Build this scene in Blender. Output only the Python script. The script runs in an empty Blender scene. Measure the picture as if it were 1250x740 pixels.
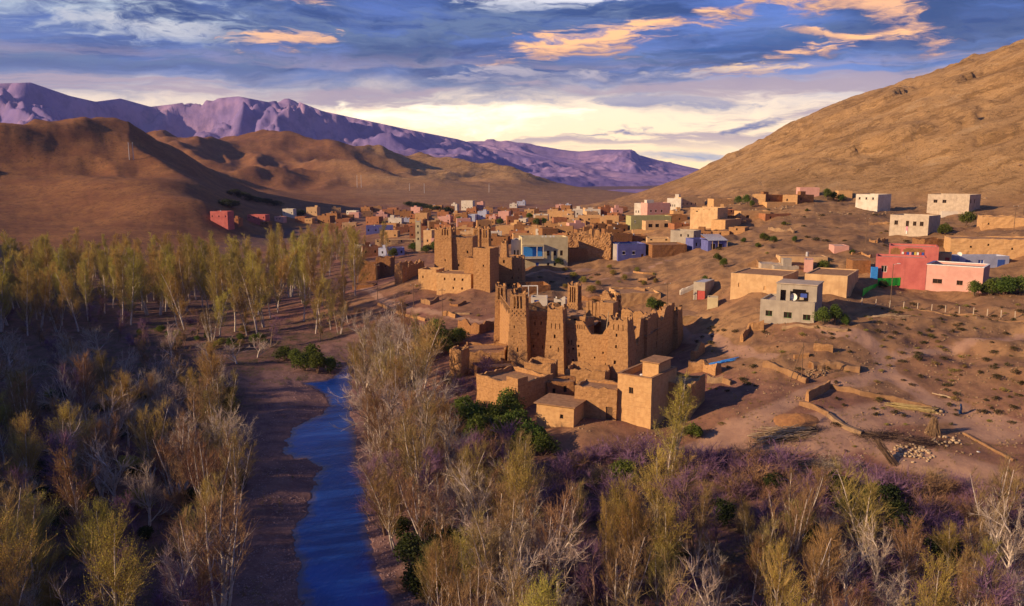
import bpy, math, random
import numpy as np
from mathutils import Vector, Matrix
R = math.radians
rng = random.Random(7)
nr = np.random.RandomState(11)
SC = bpy.context.scene
COL = SC.collection

# ------------------------------------------------------------------ camera, sky, sun, exposure
PW, PH, FPX, HORIZON = 1250.0, 740.0, 981.0, 212.0
CAMZ = 38.0
PITCH = math.atan((PH / 2 - HORIZON) / FPX)
cam = bpy.data.cameras.new('camera')
cam.sensor_fit = 'HORIZONTAL'; cam.sensor_width = 36.0
cam.lens = 36.0 * FPX / PW
cam.clip_start = 0.5; cam.clip_end = 60000
camo = bpy.data.objects.new('camera', cam); COL.objects.link(camo)
camo.location = (0, 0, CAMZ); camo.rotation_euler = (math.pi / 2 - PITCH, 0, 0)
SC.camera = camo

SUN_AZ, SUN_EL = R(70), R(20)            # azimuth measured from straight behind the camera towards its left
TO_SUN = Vector((-math.sin(SUN_AZ) * math.cos(SUN_EL), -math.cos(SUN_AZ) * math.cos(SUN_EL), math.sin(SUN_EL)))
sl = bpy.data.lights.new('sun', 'SUN'); sl.energy = 5.0; sl.angle = R(0.6); sl.color = (1.0, 0.72, 0.42)
slo = bpy.data.objects.new('sun', sl); COL.objects.link(slo)
slo.rotation_euler = (-TO_SUN).to_track_quat('-Z', 'Y').to_euler()

SC.view_settings.view_transform = 'Standard'
SC.view_settings.look = 'None'
SC.view_settings.exposure = 0.55
SC.view_settings.gamma = 1.0
SC.cycles.use_denoising = True
SC.cycles.max_bounces = 4
SC.cycles.volume_bounces = 0
SC.cycles.transparent_max_bounces = 4

class NT:
    """small helper around a node tree"""
    def __init__(s, tree):
        s.t = tree; s.n = tree.nodes; s.l = tree.links
    def new(s, typ, **kw):
        nd = s.n.new(typ)
        for k, v in kw.items(): setattr(nd, k, v)
        return nd
    def put(s, sock, v):
        if v is None: return
        if isinstance(v, bpy.types.NodeSocket): s.l.new(v, sock)
        elif isinstance(v, (tuple, list)) and len(v) == 3 and sock.type == 'RGBA': sock.default_value = (*v, 1)
        else: sock.default_value = v
    def math(s, op, a, b=None, c=None, clamp=False):
        nd = s.new('ShaderNodeMath', operation=op, use_clamp=clamp)
        s.put(nd.inputs[0], a); s.put(nd.inputs[1], b); s.put(nd.inputs[2], c)
        return nd.outputs[0]
    def mix(s, f, a, b, blend='MIX'):
        nd = s.new('ShaderNodeMix', data_type='RGBA', blend_type=blend)
        s.put(nd.inputs[0], f); s.put(nd.inputs[6], a); s.put(nd.inputs[7], b)
        return nd.outputs[2]
    def step(s, v, a, b):
        nd = s.new('ShaderNodeMapRange', interpolation_type='SMOOTHSTEP')
        s.put(nd.inputs[0], v); nd.inputs[1].default_value = a; nd.inputs[2].default_value = b
        return nd.outputs[0]
    def noise(s, vec, scale, detail=4, rough=0.55, dist=0.0, color=False):
        nd = s.new('ShaderNodeTexNoise')
        s.put(nd.inputs['Vector'], vec); nd.inputs['Scale'].default_value = scale
        nd.inputs['Detail'].default_value = detail; nd.inputs['Roughness'].default_value = rough
        nd.inputs['Distortion'].default_value = dist
        return nd.outputs['Color' if color else 'Fac']
    def comb(s, x, y, z):
        nd = s.new('ShaderNodeCombineXYZ')
        for k, v in enumerate((x, y, z)): s.put(nd.inputs[k], v)
        return nd.outputs[0]
    def sep(s, v):
        nd = s.new('ShaderNodeSeparateXYZ'); s.put(nd.inputs[0], v); return nd.outputs
    def ramp(s, v, stops):
        nd = s.new('ShaderNodeValToRGB'); s.put(nd.inputs[0], v)
        e = nd.color_ramp.elements
        while len(e) < len(stops): e.new(0.5)
        for k, (p, c) in enumerate(stops):
            e[k].position = p; e[k].color = (*c, 1)
        return nd.outputs[0]

def build_world():
    w = bpy.data.worlds.new('World'); SC.world = w; w.use_nodes = True
    k = NT(w.node_tree); k.n.clear()
    out = k.new('ShaderNodeOutputWorld'); bg = k.new('ShaderNodeBackground')
    k.l.new(bg.outputs[0], out.inputs[0])
    sky = k.new('ShaderNodeTexSky', sky_type='NISHITA', sun_disc=False)
    sky.sun_elevation = SUN_EL
    sky.sun_rotation = math.atan2(TO_SUN.x, TO_SUN.y)
    sky.air_density = 1.4; sky.dust_density = 1.0; sky.ozone_density = 3.0
    D = k.new('ShaderNodeTexCoord').outputs['Generated']
    x, y, z = k.sep(D)
    u = k.math('ARCTAN2', x, y)
    v = k.math('ADD', k.math('MAXIMUM', z, 0.0), 0.0)
    # slow warp so that cloud bands are never straight
    P0 = k.comb(x, y, k.math('MULTIPLY', v, 3.0))
    wc = k.noise(P0, 3.4, 5, 0.6, color=True)
    wx, wy, wz = k.sep(wc)
    uw = k.math('ADD', u, k.math('MULTIPLY', k.math('SUBTRACT', wx, 0.5), 0.24))
    vw = k.math('ADD', v, k.math('MULTIPLY', k.math('SUBTRACT', wy, 0.5), 0.055))
    P = k.comb(uw, k.math('MULTIPLY', vw, 5.0), 0.0)
    base = k.mix(1.0, sky.outputs[0], (0.115, 0.115, 0.115), 'MULTIPLY')
    base = k.mix(1.0, base, (0.30, 0.40, 0.95), 'MULTIPLY')
    n3 = k.noise(P, 8.0, 7, 0.64, 0.6)
    n4 = k.noise(P, 26.0, 6, 0.66, 0.4)
    # pale warm air low down towards the far end of the valley, blue above
    warm = k.math('MULTIPLY', k.math('SUBTRACT', 1.0, k.step(k.math('ADD', vw, k.math('MULTIPLY', k.math('SUBTRACT', n3, 0.5), 0.06)), 0.060, 0.118)),
                  k.math('ADD', 0.10, k.math('MULTIPLY', 0.90, k.math('SUBTRACT', 1.0, k.step(k.math('ABSOLUTE', u), 0.10, 1.2)))))
    warmc = k.mix(k.step(vw, 0.0, 0.09), (1.15, 0.84, 0.44), (1.15, 0.90, 0.58))
    cur = k.mix(k.math('MULTIPLY', warm, 0.95), base, warmc)
    # deep blue-grey cloud deck
    n1 = k.noise(P, 3.0, 8, 0.62, 0.45)
    hi = k.step(k.math('ADD', vw, k.math('MULTIPLY', k.math('SUBTRACT', n3, 0.5), 0.10)), 0.066, 0.115)
    deck = k.math('MULTIPLY', k.step(n1, 0.36, 0.58), hi)
    deckc = k.mix(k.step(k.math('ADD', k.math('MULTIPLY', n3, 0.6), k.math('MULTIPLY', n4, 0.4)), 0.40, 0.62), (0.008, 0.045, 0.150), (0.120, 0.175, 0.280))
    cur = k.mix(k.math('MULTIPLY', deck, 0.90), cur, deckc)
    # thin violet streaks inside the glow
    n2 = k.noise(k.comb(uw, k.math('MULTIPLY', vw, 15.0), 3.0), 2.6, 7, 0.64, 0.3)
    st = k.math('MULTIPLY', k.step(n2, 0.46, 0.58), k.math('MULTIPLY', k.step(v, 0.02, 0.045), k.math('SUBTRACT', 1.0, k.step(v, 0.10, 0.15))))
    cur = k.mix(k.math('MULTIPLY', st, 0.85), cur, (0.38, 0.30, 0.33))
    # individual clouds: direction, half size, tilt
    def cloud(px, py, hw, hh, rot, col_hi, col_lo, amt=1.0, rag=1.0):
        nonlocal cur
        cu = math.atan((px - PW / 2) / FPX); cv = (HORIZON - py) / FPX * 0.985
        du = k.math('SUBTRACT', uw, cu); dv = k.math('SUBTRACT', vw, cv)
        c, s_ = math.cos(R(rot)), math.sin(R(rot))
        a = k.math('DIVIDE', k.math('ADD', k.math('MULTIPLY', du, c), k.math('MULTIPLY', dv, s_)), hw / FPX)
        b = k.math('DIVIDE', k.math('SUBTRACT', k.math('MULTIPLY', dv, c), k.math('MULTIPLY', du, s_)), hh / FPX)
        r2 = k.math('MULTIPLY_ADD', a, a, k.math('MULTIPLY', b, b))
        d = k.math('ADD', k.math('SUBTRACT', 0.8, r2), k.math('MULTIPLY', RAG, rag))
        m = k.math('MULTIPLY', k.step(d, -0.1, 1.1), amt)
        cc = k.mix(k.math('ADD', k.step(b, -1.0, 0.7), k.math('MULTIPLY', k.math('SUBTRACT', n4, 0.5), 2.4), clamp=True), col_lo, col_hi)
        cur = k.mix(m, cur, cc)
    RAG = k.math('MULTIPLY', k.math('SUBTRACT', k.math('ADD', k.math('MULTIPLY', n3, 0.62), k.math('MULTIPLY', n4, 0.38)), 0.5), 11.0)
    GO, GD = (1.0, 0.52, 0.22), (0.34, 0.20, 0.18)
    BL, BD = (0.090, 0.150, 0.275), (0.010, 0.050, 0.155)
    WH, WD = (0.62, 0.68, 0.72), (0.22, 0.29, 0.42)
    cloud(80, 34, 230, 36, -6, (0.50, 0.57, 0.62), WD, 0.75, 0.55)
    cloud(210, 60, 170, 15, -4, (0.56, 0.54, 0.54), WD, 0.6, 0.7)
    cloud(590, 6, 190, 15, -2, (0.75, 0.74, 0.76), (0.33, 0.36, 0.45), 0.85)
    cloud(500, 60, 260, 30, 4, BL, BD, 0.97, 0.8)
    cloud(150, 92, 260, 13, 0, BL, (0.05, 0.09, 0.21), 0.9, 0.6)
    cloud(830, 82, 240, 22, 4, BL, BD, 0.97, 0.7)
    cloud(1190, 20, 190, 70, 10, (0.010, 0.060, 0.185), (0.008, 0.045, 0.15), 0.95, 0.5)
    cloud(880, 70, 130, 18, 0, (0.015, 0.085, 0.27), (0.01, 0.05, 0.18), 0.9, 0.6)
    cloud(330, 8, 130, 14, -6, GO, GD, 0.95, 0.7)
    cloud(350, 66, 60, 14, 6, GO, GD, 0.8)
    cloud(740, 60, 150, 22, 10, GO, GD, 1.0, 0.8)
    cloud(850, 34, 130, 18, 16, GO, GD, 1.0, 0.8)
    cloud(960, 14, 160, 26, -8, GO, GD, 1.0, 0.7)
    cloud(1085, 48, 60, 26, -38, (0.85, 0.44, 0.22), GD, 0.9, 0.8)
    cloud(1000, 74, 100, 9, 6, GO, GD, 1.0, 0.9)
    cloud(990, 60, 50, 6, -10, GO, GD, 0.8)
    cloud(890, 100, 70, 8, 2, (1.0, 0.66, 0.34), GD, 0.8)
    cloud(690, 104, 190, 10, 0, (0.42, 0.38, 0.42), (0.16, 0.18, 0.28), 0.9)
    cloud(560, 148, 190, 20, 0, (1.55, 1.32, 0.86), (1.4, 1.15, 0.72), 0.9, 0.5)
    cloud(780, 131, 230, 6, 0, (0.36, 0.34, 0.40), (0.27, 0.28, 0.37), 0.85)
    cloud(735, 168, 60, 9, 2, (0.24, 0.23, 0.32), (0.13, 0.15, 0.25), 1.0)
    cloud(925, 156, 50, 8, 4, (0.15, 0.18, 0.32), (0.07, 0.11, 0.24), 1.0, 0.5)
    cloud(840, 192, 110, 9, 0, (0.20, 0.29, 0.46), (0.16, 0.25, 0.43), 0.95, 0.2)
    bg.inputs[1].default_value = 1.0
    k.l.new(cur, bg.inputs[0])
    w.cycles.sampling_method = 'MANUAL'; w.cycles.sample_map_resolution = 256
build_world()

# ------------------------------------------------------------------ numpy noise
def _hash(ix, iy, seed):
    h = (ix.astype(np.int64) * 374761393 + iy.astype(np.int64) * 668265263 + seed * 974634777) & 0xFFFFFFFF
    h = ((h ^ (h >> 13)) * 1274126177) & 0xFFFFFFFF
    return (h ^ (h >> 16)) & 0xFFFFFFFF
def perlin(x, y, seed=0):
    x = np.asarray(x, float); y = np.asarray(y, float)
    x0 = np.floor(x); y0 = np.floor(y); fx = x - x0; fy = y - y0
    sx = fx * fx * fx * (fx * (fx * 6 - 15) + 10); sy = fy * fy * fy * (fy * (fy * 6 - 15) + 10)
    def g(dx, dy):
        a = _hash(x0 + dx, y0 + dy, seed) * (2 * math.pi / 4294967296.0)
        return np.cos(a) * (fx - dx) + np.sin(a) * (fy - dy)
    a = g(0, 0) * (1 - sx) + g(1, 0) * sx
    b = g(0, 1) * (1 - sx) + g(1, 1) * sx
    return (a * (1 - sy) + b * sy) * 1.5
def fbm(x, y, octv=4, seed=0, gain=0.5):
    s = 0; a = 1.0; f = 1.0
    for o in range(octv):
        s = s + a * perlin(x * f + o * 17.3, y * f - o * 9.1, seed + o); a *= gain; f *= 2.03
    return s
def ridged(x, y, octv=4, seed=0, gain=0.5):
    s = 0; a = 1.0; f = 1.0
    for o in range(octv):
        s = s + a * (1 - np.abs(perlin(x * f + o * 5.7, y * f + o * 3.3, seed + o)) * 1.6); a *= gain; f *= 2.07
    return s
def sstep(v, a, b):
    t = np.clip((v - a) / (b - a), 0, 1); return t * t * (3 - 2 * t)

# ------------------------------------------------------------------ pixel -> direction
CP, SP = math.cos(PITCH), math.sin(PITCH)
def pdir(px, py):
    a = (px - PW / 2) / FPX; b = (PH / 2 - py) / FPX
    return np.array((a, CP + b * SP, -SP + b * CP))
def on_plane(px, py, z):
    d = pdir(px, py); t = (z - CAMZ) / d[2]
    return (d[0] * t, d[1] * t)
def at_dist(px, py, r):
    d = pdir(px, py); t = r / math.hypot(d[0], d[1])
    return (d[0] * t, d[1] * t, CAMZ + d[2] * t)
def proj(P):
    x, y, z = P[0], P[1], P[2] - CAMZ
    dep = y * CP - z * SP; up = y * SP + z * CP
    return (PW / 2 + FPX * x / dep, PH / 2 - FPX * up / dep)
# ------------------------------------------------------------------ terrain
CTRL = []
def cz(*pts):
    for px, py, z in pts:
        x, y = on_plane(px, py, z); CTRL.append((x, y, z))
def cd(*pts):
    for px, py, r in pts: CTRL.append(at_dist(px, py, r))
def cx(*pts):
    CTRL.extend(pts)
# flood plain left of the river
cz((0, 740, -6), (150, 740, -6), (300, 740, -6.3), (0, 600, -6), (150, 600, -6), (300, 600, -6.3), (0, 480, -5.6), (150, 480, -5.6),
   (300, 480, -6), (0, 400, -5), (200, 400, -5), (330, 420, -5.5), (420, 420, -5), (0, 335, -4), (200, 335, -4), (350, 330, -4), (430, 350, -3),
   (300, 285, -2), (420, 290, 0), (490, 300, 3))
# right bank
cz((480, 740, -6), (500, 600, -5.5), (480, 520, -5), (470, 460, -4.6), (450, 420, -4), (560, 740, -5.6), (560, 600, -5), (560, 520, -3.4),
   (545, 460, -1.4), (515, 420, -1), (640, 740, -5.6), (640, 620, -4.6), (680, 560, -3), (720, 535, -1.2), (790, 530, -1.2), (690, 520, -1.0),
   (850, 600, -4.6), (850, 545, -2), (960, 640, -5), (1100, 650, -4.6), (1250, 650, -4), (1250, 740, -5.5), (1000, 740, -6), (850, 740, -6),
   (1000, 560, -1.6), (1150, 560, -1.0), (1250, 560, -0.6), (1172, 505, 1.2), (1250, 500, 2.2), (1250, 430, 7), (1150, 420, 7.2), (1060, 400, 8.5),
   (1050, 470, 3.8), (950, 480, 2.8), (900, 500, 1.3), (870, 440, 3.2), (850, 480, 0.8), (1300, 560, -0.3), (1300, 450, 6.5))
# kasbah shelf and the village slope
cz((600, 462, 0), (630, 449, 0), (700, 455, 0), (765, 465, 0), (600, 410, 0.5), (826, 419, 1.0), (700, 408, 1.0), (835, 402, 3.5), (850, 385, 5.4), (930, 397, 8.6), (1000, 399, 9.2),
   (870, 380, 7.4), (960, 418, 7.4), (1000, 425, 6.8), (930, 425, 6.0), (960, 445, 4.9), (1010, 450, 4.9), (900, 425, 5.0), (1040, 435, 6.0), (975, 404, 8.6), (560, 382, 1.5), (640, 345, 6), (560, 362, 4), (450, 350, 1.5), (500, 340, 4.5), (720, 328, 8.5), (830, 330, 10.5), (900, 330, 13.5),
   (790, 380, 4.5), (780, 290, 12), (900, 290, 16), (980, 290, 18), (1050, 325, 16), (1100, 352, 12), (1200, 352, 12.5), (1250, 345, 13), (1115, 286, 19),
   (1166, 256, 24), (1250, 270, 22), (1060, 252, 24), (1000, 247, 26), (920, 252, 24), (860, 262, 20), (800, 268, 17), (720, 272, 13), (640, 272, 9),
   (580, 262, 8), (520, 262, 7), (450, 270, 4), (1320, 352, 14), (1320, 270, 24))
# left front hill
cz((100, 292, 2), (0, 292, 3), (200, 288, 1), (300, 272, 2))
cd((-200, 150, 980), (-80, 146, 960), (0, 150, 950), (60, 152, 950), (130, 163, 950), (165, 178, 930), (210, 196, 920), (255, 215, 900), (310, 238, 870), (350, 252, 830))
cx(*[(r * math.sin(a), r * math.cos(a), z) for a, r, z in [
    (math.atan((px - 625) / 981), r, z) for px, r, z in
    ((150, 860, 72), (180, 780, 58), (215, 690, 38), (255, 600, 18), (40, 780, 42), (70, 690, 26), (110, 600, 11), (290, 720, 18), (255, 800, 30),
     (60, 1350, 50), (200, 1300, 45), (330, 1150, 14), (450, 1050, 10), (550, 1000, 9), (650, 950, 6), (730, 950, 4), (780, 900, 6), (-150, 1350, 50))]])
# second line of hills
cd((60, 168, 1750), (190, 172, 1750), (270, 175, 1750), (330, 171, 1700), (400, 177, 1700), (440, 188, 1700), (480, 190, 1700), (530, 194, 1700), (560, 200, 1750),
   (620, 214, 1800), (680, 227, 1800), (740, 238, 1800))
cx(*[(r * math.sin(a), r * math.cos(a), z) for a, r, z in [
    (math.atan((px - 625) / 981), r, z) for px, r, z in
    ((0, 2600, 30), (250, 2600, 25), (450, 2600, 10), (600, 2600, -5), (700, 2600, -20), (800, 2600, -30), (1000, 2600, -20), (1200, 2600, 0),
     (-300, 2600, 40), (300, 4200, 10), (600, 4200, -10), (900, 4200, -20), (1300, 4200, 0), (0, 4200, 20))]])
# right hill
cd((1400, 10, 660), (1320, 36, 655), (1250, 61, 650), (1180, 78, 670), (1130, 91, 680), (1080, 109, 690), (1050, 119, 700), (1010, 139, 705), (950, 166, 715), (900, 189, 725),
   (850, 211, 735), (800, 234, 745))
cx(*[(r * math.sin(a), r * math.cos(a), z) for a, r, z in [
    (math.atan((px - 625) / 981), r, z) for px, r, z in
    ((1250, 1000, 90), (1100, 1000, 55), (950, 1000, 25), (850, 1000, 8), (1250, 470, 62), (1100, 480, 52), (980, 500, 44), (900, 520, 34), (850, 560, 27), (1400, 460, 66))]])
# valley's unseen left wall, heights shaped to shade the foreground; right slope carries on
def shade_ridge_pt(p, t, z): return (0.94 * p - 0.342 * t, 0.342 * p + 0.94 * t, z)
cx(*[shade_ridge_pt(-330, t, z) for t, z in ((-200, 104), (-80, 110), (0, 113), (50, 113), (82, 112), (104, 111), (150, 116), (200, 112), (250, 105), (330, 98), (420, 95))])
cx(*[shade_ridge_pt(-500, t, z) for t, z in ((-150, 100), (0, 115), (100, 110), (220, 95), (360, 90))])
cx(*[shade_ridge_pt(-215, t, z) for t, z in ((-100, 62), (0, 68), (80, 66), (150, 56), (230, 46), (300, 42))])
cx(*[shade_ridge_pt(-125, t, z) for t, z in ((-120, 6), (-40, 6), (30, 5), (90, 4), (150, 3), (210, 3), (270, 3))])
cx((-600, 500, 90),
   (0, -60, -6), (80, -60, -5), (-80, -60, -6), (0, -300, -8), (200, -200, 10), (250, 100, 20), (350, 200, 60), (500, 350, 120), (400, -100, 50), (0, 30, -6.5), (60, 35, -6), (-60, 35, -6),
   (-1500, 800, 120), (1500, 800, 150), (0, -1500, 20), (-1500, -500, 60), (1500, -500, 80), (-3500, 1500, 100), (3500, 1500, 100), (0, -4000, 40))
_C = np.array(CTRL)
def _uv(x, y):
    r = np.maximum(np.hypot(x, y), 25.0)
    return np.arctan2(x, y), np.log(r)
def _kern(d2):
    return np.where(d2 > 1e-12, 0.5 * d2 * np.log(np.maximum(d2, 1e-12)), 0)
_cu, _cv = _uv(_C[:, 0], _C[:, 1])
def _solve():
    n = len(_C)
    d2 = (_cu[:, None] - _cu[None]) ** 2 + (_cv[:, None] - _cv[None]) ** 2
    K = _kern(d2) + np.eye(n) * 2e-5
    Pm = np.stack([np.ones(n), _cu, _cv], 1)
    A = np.zeros((n + 3, n + 3)); A[:n, :n] = K; A[:n, n:] = Pm; A[n:, :n] = Pm.T
    b = np.concatenate([_C[:, 2], np.zeros(3)])
    return np.linalg.solve(A, b)
_W = _solve()
def h_base(x, y):
    sh = np.shape(x); x = np.ravel(np.asarray(x, float)); y = np.ravel(np.asarray(y, float))
    u, v = _uv(x, y); v = np.minimum(v, math.log(5000.0))
    out = np.empty(len(x))
    for s in range(0, len(x), 20000):
        uu, vv = u[s:s + 20000], v[s:s + 20000]
        d2 = (uu[:, None] - _cu[None]) ** 2 + (vv[:, None] - _cv[None]) ** 2
        out[s:s + 20000] = _kern(d2) @ _W[:-3] + _W[-3] + _W[-2] * uu + _W[-1] * vv
    return np.clip(out, -60, 260).reshape(sh)

# river outline, traced on the water level
WATER = -7.0
RIV_L = [(330, 960), (345, 840), (371, 740), (362, 699), (360, 676), (360, 653), (371, 630), (382, 602), (389, 579), (392, 572), (378, 561), (348, 553), (350, 538), (362, 520),
         (387, 510), (403, 497), (401, 485), (382, 474), (371, 468), (398, 464), (412, 458), (421, 446), (425, 438)]
RIV_R = [(446, 436), (430, 448), (429, 469), (427, 492), (429, 515), (433, 538), (435, 556), (442, 584), (447, 616), (449, 639), (451, 667), (461, 694), (474, 722), (482, 740), (520, 840), (560, 960)]
RIV = np.array([on_plane(px, py, WATER) for px, py in RIV_L + RIV_R])
def seg_dist(x, y, poly, closed):
    d = np.full(np.shape(x), 1e9)
    n = len(poly)
    for i in range(n if closed else n - 1):
        ax, ay = poly[i]; bx, by = poly[(i + 1) % n]
        ex, ey = bx - ax, by - ay; L = ex * ex + ey * ey + 1e-9
        t = np.clip(((x - ax) * ex + (y - ay) * ey) / L, 0, 1)
        d = np.minimum(d, np.hypot(x - ax - t * ex, y - ay - t * ey))
    return d
def in_poly(x, y, poly):
    ins = np.zeros(np.shape(x), bool); n = len(poly)
    for i in range(n):
        ax, ay = poly[i]; bx, by = poly[(i + 1) % n]
        c = ((ay > y) != (by > y)) & (x < (bx - ax) * (y - ay) / (by - ay + 1e-12) + ax)
        ins ^= c
    return ins
def river_sd(x, y):
    """signed distance to the bank, negative in the water; only close to the river"""
    x = np.asarray(x, float); y = np.asarray(y, float)
    sd = np.full(x.shape, 99.0)
    m = (np.abs(x + 20) < 60) & (y > 30) & (y < 230)
    if m.any():
        xs, ys = x[m], y[m]
        d = seg_dist(xs, ys, RIV, True)
        sd[m] = np.where(in_poly(xs, ys, RIV), -d, d) + 0.75 * fbm(xs / 3.2, ys / 4.5, 4, 77) + 0.3 * perlin(xs / 0.9, ys / 0.9, 78)
    return sd
def H(x, y):
    x = np.asarray(x, float); y = np.asarray(y, float)
    z = h_base(x, y)
    r = np.hypot(x, y)
    hill = sstep(z, 26, 60) + sstep(r, 700, 1100) * sstep(z, 8, 30) * 0.8
    hill = np.clip(hill, 0, 1.2)
    wx = x + 60 * perlin(x / 300, y / 300, 91); wy = y + 60 * perlin(x / 300, y / 300, 92)
    left = sstep(-x / np.maximum(r, 1), -0.25, 0.1)
    big = (ridged(wx / 330, wy / 260, 3, 5) - 1.05) * 26 * left + (ridged(wx / 170, wy / 150, 4, 8) - 1.1) * 8.0 * (1 - left)
    z = z + hill * big * sstep(r, 350, 900) 
    z = z + hill * (fbm(x / 26, y / 26, 4, 21) * 2.4) * (0.5 + 0.5 * (1 - left))
    gul = ridged((x + y * 0.25 + 10 * perlin(x / 60, y / 60, 35)) / 34, y / 120, 3, 36) - 1.0
    z = z + hill * (1 - left) * gul * 3.2 * sstep(r, 380, 480)
    # rock ledges crossing the right hill
    led = (z * 0.9 - x * 0.36 + y * 0.06 + 7 * perlin(x / 90, y / 90, 31)) / 11.0
    led = led - np.floor(led)
    z = z + hill * (1 - left) * (sstep(led, 0.0, 0.16) - led) * 5.0 * sstep(perlin(x / 70, y / 70, 33), -0.15, 0.35)
    near = 1 - sstep(z, 40, 80)
    z = z + near * (fbm(x / 14, y / 14, 3, 3) * 0.32 + fbm(x / 3.1, y / 3.1, 3, 4) * 0.10)
    # broken, gullied ground on the village slope
    slope = sstep(z, 1.5, 5) * (1 - sstep(z, 22, 40)) * sstep(r, 120, 170) * sstep(x / np.maximum(r, 1), -0.22, -0.10) * (1 - sstep(r, 500, 800))
    gl = ridged(x / 34, y / 30, 3, 44) - 1.0
    z = z + slope * (gl * 2.0 + (ridged(x / 11, y / 10, 3, 47) - 1.0) * 0.55)
    sd = river_sd(x, y)
    prof = np.where(sd < 0, WATER - 0.12 - 1.2 * sstep(-sd, 0, 2.5), WATER + 0.06 + 0.55 * sstep(sd, 0, 6) + 0.10 * sd * 0.2)
    k = sstep(sd, 3.0, 12.0)
    z = np.where(sd < 12, prof * (1 - k) + z * k, z)
    return z
_TS = np.exp(np.linspace(math.log(30), math.log(5000), 900))
def g(px, py, off=0.0):
    """first hit of a pixel's ray with the ground"""
    d = pdir(px, py); h = math.hypot(d[0], d[1])
    ts = _TS / h
    for _ in range(2):
        dz = CAMZ + d[2] * ts - H(d[0] * ts, d[1] * ts)
        idx = np.argmax(dz < 0)
        if dz[idx] >= 0: idx = len(ts) - 1
        if idx == 0: idx = 1
        lo, hi = ts[idx - 1], ts[idx]
        ts = np.linspace(lo, hi, 40)
    t = (lo + hi) / 2
    return Vector((d[0] * t, d[1] * t, CAMZ + d[2] * t + off))
def gz(x, y):
    return float(H(np.array([x]), np.array([y]))[0])
# ------------------------------------------------------------------ materials
MATS = {}
def pmat(name, col, col2=None, scale=1.5, detail=6, rough=0.95, bump=0.25, bscale=6.0, spec=0.1, rnd=0.0, streak=0.0, stain=None, lo=0.35, hi=0.68, coords='world', transl=0.0, bdist=0.05, course=0.0):
    """plaster, mud, bark, leaf ...: two colours broken up by noise, fine relief, optional per-object variation"""
    if name in MATS: return MATS[name]
    m = bpy.data.materials.new(name); m.use_nodes = True
    k = NT(m.node_tree); bs = k.n['Principled BSDF']
    P = k.new('ShaderNodeNewGeometry').outputs['Position'] if coords == 'world' else k.new('ShaderNodeTexCoord').outputs['Object']
    c = col if isinstance(col, bpy.types.NodeSocket) else (*col, 1)
    if col2 is not None:
        f = k.step(k.noise(P, scale, detail, 0.62), lo, hi)
        c = k.mix(f, col, col2)
    if streak:
        x, y, z = k.sep(P)
        s = k.noise(k.comb(k.math('MULTIPLY', x, 1.6), k.math('MULTIPLY', y, 1.6), k.math('MULTIPLY', z, 0.12)), 1.0, 5, 0.6)
        c = k.mix(k.math('MULTIPLY', k.step(s, 0.5, 0.72), streak), c, stain or (0.10, 0.05, 0.03))
    if course:
        # rammed-earth lifts: faint broken horizontal joints and rows of small pits
        x, y, z = k.sep(P)
        zz = k.math('ADD', k.math('DIVIDE', z, 0.82), k.math('MULTIPLY', k.noise(P, 0.5, 3), 0.5))
        ln = k.math('SUBTRACT', 1.0, k.step(k.math('PINGPONG', zz, 0.5), 0.03, 0.10))
        ln = k.math('MULTIPLY', ln, k.step(k.noise(P, 1.1, 4), 0.42, 0.58))
        vo = k.new('ShaderNodeTexVoronoi'); k.put(vo.inputs['Vector'], P); vo.inputs['Scale'].default_value = 1.0
        pit = k.math('SUBTRACT', 1.0, k.step(vo.outputs['Distance'], 0.07, 0.12))
        c = k.mix(k.math('MULTIPLY', k.math('MAXIMUM', k.math('MULTIPLY', ln, 0.55), pit), course), c, (0.10, 0.045, 0.02))
    if rnd:
        oi = k.new('ShaderNodeObjectInfo').outputs['Random']
        hsv = k.new('ShaderNodeHueSaturation')
        k.put(hsv.inputs['Hue'], k.math('ADD', 0.5 - 0.03 * rnd, k.math('MULTIPLY', oi, 0.06 * rnd)))
        k.put(hsv.inputs['Value'], k.math('ADD', 1 - 0.28 * rnd, k.math('MULTIPLY', k.math('FRACT', k.math('MULTIPLY', oi, 7.31)), 0.56 * rnd)))
        k.put(hsv.inputs['Color'], c); c = hsv.outputs[0]
    k.put(bs.inputs['Base Color'], c)
    bs.inputs['Roughness'].default_value = rough
    bs.inputs['Specular IOR Level'].default_value = spec
    if bump:
        b = k.new('ShaderNodeBump'); b.inputs['Strength'].default_value = bump; b.inputs['Distance'].default_value = bdist
        k.put(b.inputs['Height'], k.noise(P, bscale, 6, 0.7)); k.l.new(b.outputs[0], bs.inputs['Normal'])
    if transl:
        out = k.n['Material Output']; t = k.new('ShaderNodeBsdfTranslucent'); ms = k.new('ShaderNodeMixShader')
        k.put(t.inputs[0], c); ms.inputs[0].default_value = transl
        k.l.new(bs.outputs[0], ms.inputs[1]); k.l.new(t.outputs[0], ms.inputs[2]); k.l.new(ms.outputs[0], out.inputs[0])
    MATS[name] = m
    return m

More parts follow.
